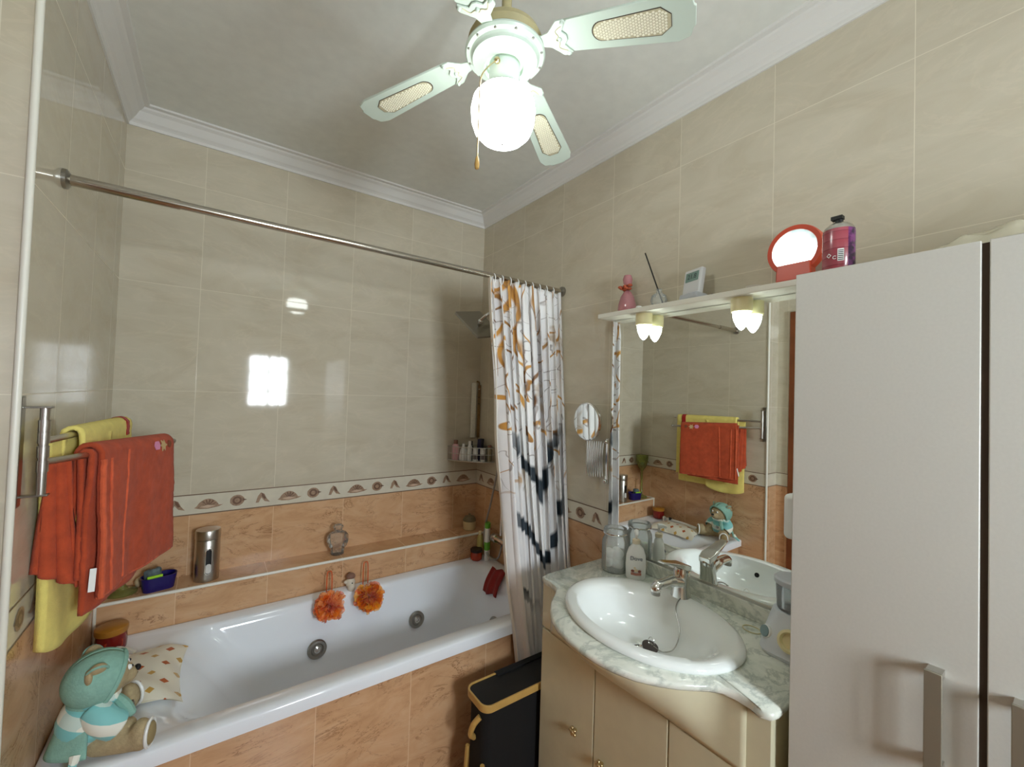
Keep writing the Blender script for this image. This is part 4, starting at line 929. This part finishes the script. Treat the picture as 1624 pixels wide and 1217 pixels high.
# extending magnifying mirror
mm = thing('magnifying_mirror', (0, -1.06, 1.15), 'round chrome extending shaving mirror on the right wall', 'magnifying mirror')
mc = Vector((-.052, -.992, 1.42)); nd = Vector((-.80, -.62, .06)).normalized(); 
mcam = Vector((-1.368, -2.281, 1.53)) - mc
nd = Vector((-.93, .05, -.02)).normalized()
Mm = Matrix.Translation(mc) @ nd.to_track_quat('Z', 'Y').to_matrix().to_4x4()
a_ = obj('mirror_rim', MB(Mm).lathe([(.077, -.007), (.0815, -.004), (.0815, .004), (.077, .007)], n=48), m_chrome, mm); obj('mirror_glass', MB(Mm).lathe([(.0765, .0075), (.0, .0076)], n=48), m_mirror, a_)
obj('stem', MB().tube([mc + Vector((.0, 0, -.078)), (-.052, -.996, 1.19)], .004, 8), m_chrome, mm)
mb = MB(); SA = lambda k: (-.052 + .0048 * k, -.998 - .0085 * k)
for k in range(7):
    (xa, ya), (xb, yb) = SA(k), SA(k + 1)
    mb.tube([(xa, ya, 1.195), (xb, yb, 1.335)], .0026, 6); mb.tube([(xa, ya, 1.335), (xb, yb, 1.195)], .0026, 6)
    mb.tube([(xa, ya, 1.19), (xa, ya, 1.34)], .0022, 6)
obj('scissor_arm', mb, m_chrome, mm)
obj('wall_bracket', MB().box(-.012, -.001, -1.078, -1.060, 1.165, 1.355), m_chrome, mm, bevel=.004); 
for z in (1.175, 1.34): obj('bracket_knob', MB().ball((-.016, -1.068, z), .009), m_chrome, mm)
# ------------------------------------------------------------------ things on the shelf
SX0 = -.052
pf = thing('perfume_bottle', (SX0, -1.186, SZ1), 'pink glass perfume bottle with orange bow at shelf left end', 'perfume bottle'); M = Matrix.Translation((SX0, -1.190, SZ1))
m_pg = P('rose_glass', srgb(206, 140, 146), .1, coat=.4, trans=.3)
obj('skirt', MB(M).lathe([(.034, 0), (.036, .01), (.034, .03), (.026, .06), (.014, .080), (.008, .085)], n=30), m_pg, pf); obj('stopper', MB(M).lathe([(.007, .085), (.010, .10), (.017, .115), (.019, .130), (.014, .145), (.0, .149)], n=24), m_pg, pf)
mb = MB(M)
for k in range(7): mb.ball((-.012 + .006 * sin(k * 2), -.022 + .0075 * k, .094 + .007 * cos(k * 2.2)), .010, .009, .006)
obj('bow', mb, P('rust_ribbon', srgb(176, 84, 52), .6, None, .2), pf)
df = thing('reed_diffuser', (SX0, -1.335, SZ1), 'small round glass diffuser with one black reed', 'diffuser'); M = Matrix.Translation((SX0, -1.335, SZ1))
obj('flask', MB(M).lathe([(.014, 0), (.024, .006), (.030, .022), (.026, .040), (.010, .052), (.009, .062), (.011, .064)], n=26), m_glass, df); obj('reed', MB().tube([(SX0, -1.352, SZ1 + .01), (SX0, -1.270, SZ1 + .214)], .0026, 8), m_black, df)
ck = thing('digital_thermometer', (SX0, -1.47, SZ1), 'small white digital thermometer with grey screen on shelf', 'thermometer')
Mc = Matrix.Translation((SX0 - .012, -1.470, SZ1)) @ Matrix.Rotation(-.28, 4, 'Z') @ Matrix.Rotation(.14, 4, 'Y')
obj('case', MB(Mc).box(-.008, .012, -.040, .040, .012, .108), P('grey_white_case', srgb(216, 218, 220), .35), ck, bevel=.006, seg=4); obj('foot', MB(Mc).box(-.018, .032, -.041, .041, .001, .022), P('grey_foot', srgb(186, 190, 196), .35), ck, bevel=.006, seg=3)
sc_ = obj('screen', MB(Mc).box(-.0092, -.0078, -.029, .029, .064, .096), P('lcd', srgb(128, 156, 148), .2), ck)
obj('digits', text_mesh('21.8', .024, Mc @ Matrix.Translation((-.0094, 0, .080)) @ Matrix.Rotation(-pi / 2, 4, 'Z') @ Matrix.Rotation(pi / 2, 4, 'X')), P('lcd_ink', srgb(50, 72, 70), .5), sc_, smooth=False)
o = obj('small_disc', MB(Matrix.Translation((SX0, -1.668, SZ1))).lathe([(.024, 0), (.026, .004), (.022, .012), (.0, .014)], n=24), P('grey_dish', srgb(190, 182, 170), .4)); tag(o, 'low grey dish on the shelf above the right lamp', 'dish')
o = obj('eye_pencil', MB().tube([(SX0 - .02, -1.545, SZ1 + .004), (SX0 + .01, -1.600, SZ1 + .004), (SX0 + .018, -1.615, SZ1 + .004)], [.004, .004, .001], 8), m_dark); tag(o, 'short dark pencil lying right of the thermometer', 'pencil')
o = obj('cotton_swab', MB().ball((SX0 - .02, -1.262, SZ1 + .006), .010, .012, .006), m_whitep); tag(o, 'tiny white blob between perfume bottle and diffuser', 'pad')
# red frame round mirror
rm = thing('vanity_mirror', (-.06, -1.783, SZ1), 'round red plastic framed mirror at the shelf right end', 'mirror')
m_redp = P('red_plastic', srgb(196, 70, 40), .35); 
nd = Vector((-.99, .005, .035)).normalized(); Mr = frame((-.062, -1.782, SZ1 + .088), Vector((0, 0, 1)).cross(nd), (0, 0, 1)); 
obj('frame', MB(Mr).lathe([(.050, .010), (.068, .014), (.070, .006), (.070, -.010), (.064, -.014), (.0, -.014)], n=44, cap0=False), m_redp, rm)
obj('stand', MB(Mr).rings([[(x * s, y, z) for x, z in ((-.044, -.016), (.044, -.016), (.044, .018), (-.044, .018))] for y, s in ((-.085, 1.0), (-.060, .98), (-.038, .95))]), m_redp, rm, bevel=.003)
obj('mirror_glass', MB(Mr).lathe([(.056, .0125), (.0, .0125)], n=44), P('hazy_mirror', (.82, .9, .92, 1), .16, metal=1.0), rm, smooth=False)
# ------------------------------------------------------------------ tall cabinet
m_handle = P('satin_handle', srgb(150, 144, 128), .4, metal=.55)
TC = thing('tall_cabinet', (-.18, -2.3, 0), 'tall pale grey laminate cabinet with two doors', 'cabinet')
FX, TZc = -.350, 1.806
obj('carcass', MB().box(FX + .020, -.002, -2.72, -1.896, 0, TZc - .002), m_cab, TC, bevel=.001)
for k, (y0, y1, hy) in enumerate(((-2.163, -1.893, -2.115), (-2.445, -2.172, -2.21), (-2.722, -2.454, -2.66))):
    dd = obj('door', MB().box(FX, FX + .018, y0, y1, .06, TZc), m_cab, TC, bevel=.0015)
    hx = FX
    h_ = obj('handle', MB().box(hx - .030, hx - .024, hy - .011, hy + .011, .925, 1.092), m_handle, dd, bevel=.001)
    for z in (.935, 1.085): obj('handle_post', MB().box(hx - .024, hx + .001, hy - .010, hy + .010, z - .006, z + .006), m_steel, h_)
obj('door_gap_shade', MB().box(FX + .004, FX + .020, -2.172, -2.163, .06, TZc - .004), m_dark, TC)  # dark filler standing in for the shade in the gap between doors
# spray can on the cabinet
sp_ = thing('spray_can', (-.12, -1.94, TZc), 'pink and purple aerosol can with black nozzle on cabinet', 'spray can'); Mz = Matrix.Translation((-.200, -1.923, TZc))
def can_mat():
    t = NT('can_print'); tc = t.node('ShaderNodeTexCoord').outputs['Object']; sp = t.node('ShaderNodeSeparateXYZ'); t.link(tc, sp.inputs[0])
    base = t.ramp(t.math('FRACT', t.math('MULTIPLY', sp.outputs[2], 52)), [(0, srgb(120, 44, 58)), (.14, srgb(164, 80, 92)), (.9, srgb(156, 68, 80))])
    pur = t.ramp(t.noise(tc, 60, 3), [(.4, srgb(54, 26, 62)), (.6, srgb(124, 58, 118))])
    t.link(t.mix(t.math('GREATER_THAN', t.math('ADD', t.math('MULTIPLY', sp.outputs[0], .30), t.math('MULTIPLY', sp.outputs[1], -.95)), .0165), base, pur), t.b.inputs['Base Color']); t.set(rough=.25, coat=.4); return t.m
m_can = can_mat()
ORG['spray_can'] = Vector((-.12, -1.94, TZc))
sp_.location = (-.200, -1.923, TZc); ORG[sp_.name] = Vector((-.200, -1.923, TZc))
obj('can', MB(Mz).lathe([(.028, .002), (.031, .006), (.031, .118), (.030, .124)], n=36), m_can, sp_)
obj('shoulder', MB(Mz).lathe([(.0305, .124), (.027, .132), (.018, .140), (.010, .142)], n=36), m_steel, sp_)
obj('nozzle', MB(Mz).lathe([(.008, .142), (.008, .150), (.006, .151)], n=16).box(-.011, .005, -.009, .013, .150, .158), m_black, sp_)
vd = math.atan2(-2.281 + 1.923, -1.368 + .20)
mk = curved_patch(Mz, .0316, vd + .12, .0060, .047, .075, .0008); 
obj('barcode', mk, m_whitep, sp_, smooth=False)
mb = MB(Mz)
for k in range(6): 
    q_ = curved_patch(Mz, .0319, vd + .12, .0050, .049 + .0042 * k, .0508 + .0042 * k, .0003); mb.v += q_.v; n0 = len(mb.v) - len(q_.v); mb.f += [[i + n0 for i in f_] for f_ in q_.f]; mb.mi += q_.mi
obj('barcode_bars', mb, m_black, sp_, smooth=False)
def arcband(cx_, cz_, r0, r1, a0, a1, n=14):
    m = MB(Mz); R_ = .0318
    P_ = lambda x, z: (R_ * cos(vd + x / R_), R_ * sin(vd + x / R_), z)
    inn = [P_(cx_ + r0 * cos(lerp(a0, a1, k / n)), cz_ + r0 * sin(lerp(a0, a1, k / n))) for k in range(n + 1)]; out_ = [P_(cx_ + r1 * cos(lerp(a0, a1, k / n)), cz_ + r1 * sin(lerp(a0, a1, k / n))) for k in range(n + 1)]
    m.add(inn + out_, [(k, k + 1, n + 2 + k, n + 1 + k) for k in range(n)]); return m
obj('diamond_symbol', arcband(-.019, .062, .0034, .0054, 0, 2 * pi, 4), m_whitep, sp_, smooth=False); obj('recycling_symbol', arcband(-.0075, .056, .0026, .0040, .6, 5.6), m_whitep, sp_, smooth=False)
# plastic bag
def bag(u, v):
    y = lerp(-2.005, -2.62, u); x = lerp(-.30, -.03, v)
    env = min(1, u * 5) * (1 - abs(2 * v - 1) ** 3)
    return (x + .01 * noise.noise(Vector((u * 9, v * 4, 1))), y, TZc + .002 + env * (.044 + .018 * noise.noise(Vector((u * 7, v * 3, 4))) + .014 * noise.noise(Vector((u * 22, v * 9, 2))) + .020 * min(1, u * 2)))
mb = MB(); mb.grid(bag, 110, 40); t_ = NT('clear_plastic_film'); t_.b.inputs['Base Color'].default_value = srgb(226, 220, 196); t_.set(rough=.18, alpha=.7); t_.bump(t_.noise(t_.node('ShaderNodeTexCoord').outputs['Object'], 40, 4), .5, .006)
o = obj('plastic_bag', mb, t_.m, ang=180); tag(o, 'crumpled translucent plastic bag lying on top of tall cabinet', 'bag')

# ------------------------------------------------------------------ ceiling fan
FC = Vector((-.8406, -1.4666, 2.3175)); FS = .9; ZR = (ZC - FC.z) / FS
fan = thing('ceiling_fan', (FC.x, FC.y, 2.11), 'white four blade ceiling fan with glowing globe lamp', 'ceiling fan')
Mf = Matrix.Translation(FC) @ Matrix.Scale(FS, 4)
obj('down_rod', MB(Mf).tube([(0, 0, .066), (0, 0, ZR - .002)], .013, 14), m_fanh, fan)
obj('ceiling_canopy', MB(Mf).lathe([(.018, ZR - .04), (.045, ZR - .025), (.055, ZR - .001)], n=30), m_fanh, fan)
obj('motor_housing', MB(Mf).lathe([(.074, .014), (.092, .020), (.097, .034), (.088, .052), (.052, .064), (.020, .068)], n=48), m_fanh, fan)
obj('mount_collar', MB(Mf).lathe([(.024, .066), (.024, .084), (.0135, .088)], n=24), m_fanh, fan)
obj('flywheel', MB(Mf).lathe([(.074, .016), (.102, .010), (.104, .004), (.100, -.002), (.090, -.004), (.086, -.010), (.040, -.022)], n=64), m_fanw, fan)
obj('lower_cover', MB(Mf).lathe([(.088, -.006), (.084, -.016), (.060, -.026), (.054, -.034), (.048, -.030), (.046, -.016)], n=6 * 8), m_fanw, fan)
mb = MB(Mf)
for k in range(12):
    a = 2 * pi * k / 12 + .2; mb.ball((.0955 * cos(a), .0955 * sin(a), -.003), .0036, n=10, m=6)
obj('screw_ring', mb, m_steel2, fan)
th0, pit = 2.108, -.125
for k in range(4):
    a = th0 + k * pi / 2
    er = Vector((cos(a), sin(a), 0)); et = Vector((-sin(a), cos(a), 0)); sl = -.162
    X_ = (er + Vector((0, 0, sl))).normalized(); Y_ = (et * cos(pit) + Vector((0, 0, sin(pit))))
    Mb_ = frame(FC + Vector((0, 0, .031 * FS)), X_, Y_) @ Matrix.Scale(FS, 4)
    W0, W1, Lb = .041, .0565, .463
    outline = [(.150, -W0 * .8), (.165, -W0), (Lb - .035, -W1), (Lb - .010, -W1 * .82), (Lb - .004, -W1 * .45), (Lb, -W1 * .4), (Lb, W1 * .4), (Lb - .004, W1 * .45), (Lb - .010, W1 * .82), (Lb - .035, W1), (.165, W0), (.150, W0 * .8)]
    bl = obj('blade', MB(Mb_).prism(outline, -.003, .003), m_fanw, fan, bevel=.0008)
    # cane inset: dark rim, pale woven ground and rows of raised strands
    x0, x1 = .235, .412
    ins = [(x0 + .026 - .026 * cos(t_), (.024) * sin(t_)) for t_ in [-pi / 2 + pi * j / 10 for j in range(11)]]
    ins = [(x0 + .024 - .024 * cos(q_), -.024 * sin(q_)) for q_ in [pi / 2 - pi * j / 12 for j in range(13)]] + [(x1 - .022, .032), (x1, .014), (x1, -.014), (x1 - .022, -.032)]
    obj('cane_rim', MB(Mb_).prism([(x0 - .003 + (x - x0) * 1.024, y * 1.06) for x, y in ins], -.0038, -.0028), m_dark, bl, smooth=False)
    cn_ = obj('cane_panel', MB(Mb_).prism(ins, -.0044, -.0036), m_caneb, bl, smooth=False)
    mb = MB(Mb_)
    i = 0; xx = x0 + .006
    while xx < x1 - .005:
        ty = lerp(.021, .029, (xx - x0) / (x1 - x0)) * (min(1, (.25 + (xx - x0) / .03)))
        if xx > x1 - .02: ty = min(ty, .014 + (x1 - xx) * .7)
        m_ = int(ty / .0050)
        for j in range(-m_, m_ + 1):
            yy = (j + .5 * (i % 2)) * .0072
            if abs(yy) < ty: mb.ball((xx, yy, -.0046), .0036, .0034, .0016, n=8, m=5)
        xx += .0064; i += 1
    obj('cane_weave', mb, m_cane, cn_)
    # blade iron
    iron = [(.078, -.017), (.105, -.015), (.125, -.020), (.140, -.034), (.152, -.046), (.170, -.047), (.176, -.040), (.168, -.030), (.160, -.018), (.170, -.006), (.170, .006), (.160, .018), (.168, .030), (.176, .040), (.170, .047), (.152, .046), (.140, .034), (.125, .020), (.105, .015), (.078, .017)]
    ir = obj('blade_iron', MB(Mb_).prism(iron, -.0075, -.0035), m_fanw, fan, bevel=.001)
    mb = MB(Mb_)
    for px_, py_ in ((.167, -.040), (.152, 0), (.167, .040)): mb.ball((px_, py_, -.008), .0055, n=12, m=8)
    obj('screw_cap', mb, m_fanw, ir)
    obj('iron_moulding', MB(Mb_).tube(spl([(.165, -.033, -.0078), (.146, -.022, -.0082), (.150, -.008, -.0082), (.143, 0, -.0082), (.150, .008, -.0082), (.146, .022, -.0082), (.165, .033, -.0078)], 4), .0012, 6), m_caneb, ir)
obj('lamp_neck', MB(Mf).lathe([(.040, -.020), (.040, -.085), (.037, -.090)], n=36), m_fanw, fan)
obj('lamp_collar', MB(Mf).lathe([(.041, -.083), (.052, -.092), (.054, -.100), (.050, -.104)], n=40), m_fanw, fan)
obj('globe', MB(Mf).lathe([(.048, -.100), (.066, -.104), (.079, -.120), (.0835, -.145), (.081, -.175), (.072, -.200), (.056, -.216), (.032, -.226), (.0, -.229)], n=48), m_globe, fan)
obj('globe_finial', MB(Mf).ball((0, 0, -.230), .003), m_steel2, fan)
obj('chain_outlet', MB(Mf).ball((-.040, -.026, -.045), .008), m_brass, fan)
obj('pull_chain', MB(Mf).tube(spl([(-.042, -.026, -.046), (-.066, -.030, -.075), (-.086, -.030, -.11), (-.0875, -.027, -.16), (-.0875, -.026, -.305)], 6), .0018, 6), m_brass, fan)
obj('pull_knob', MB(Mf @ Matrix.Translation((-.0875, -.026, -.305))).lathe([(.0025, 0), (.0045, -.006), (.0062, -.020), (.005, -.030), (.0, -.033)], n=14), m_bamboo, fan)
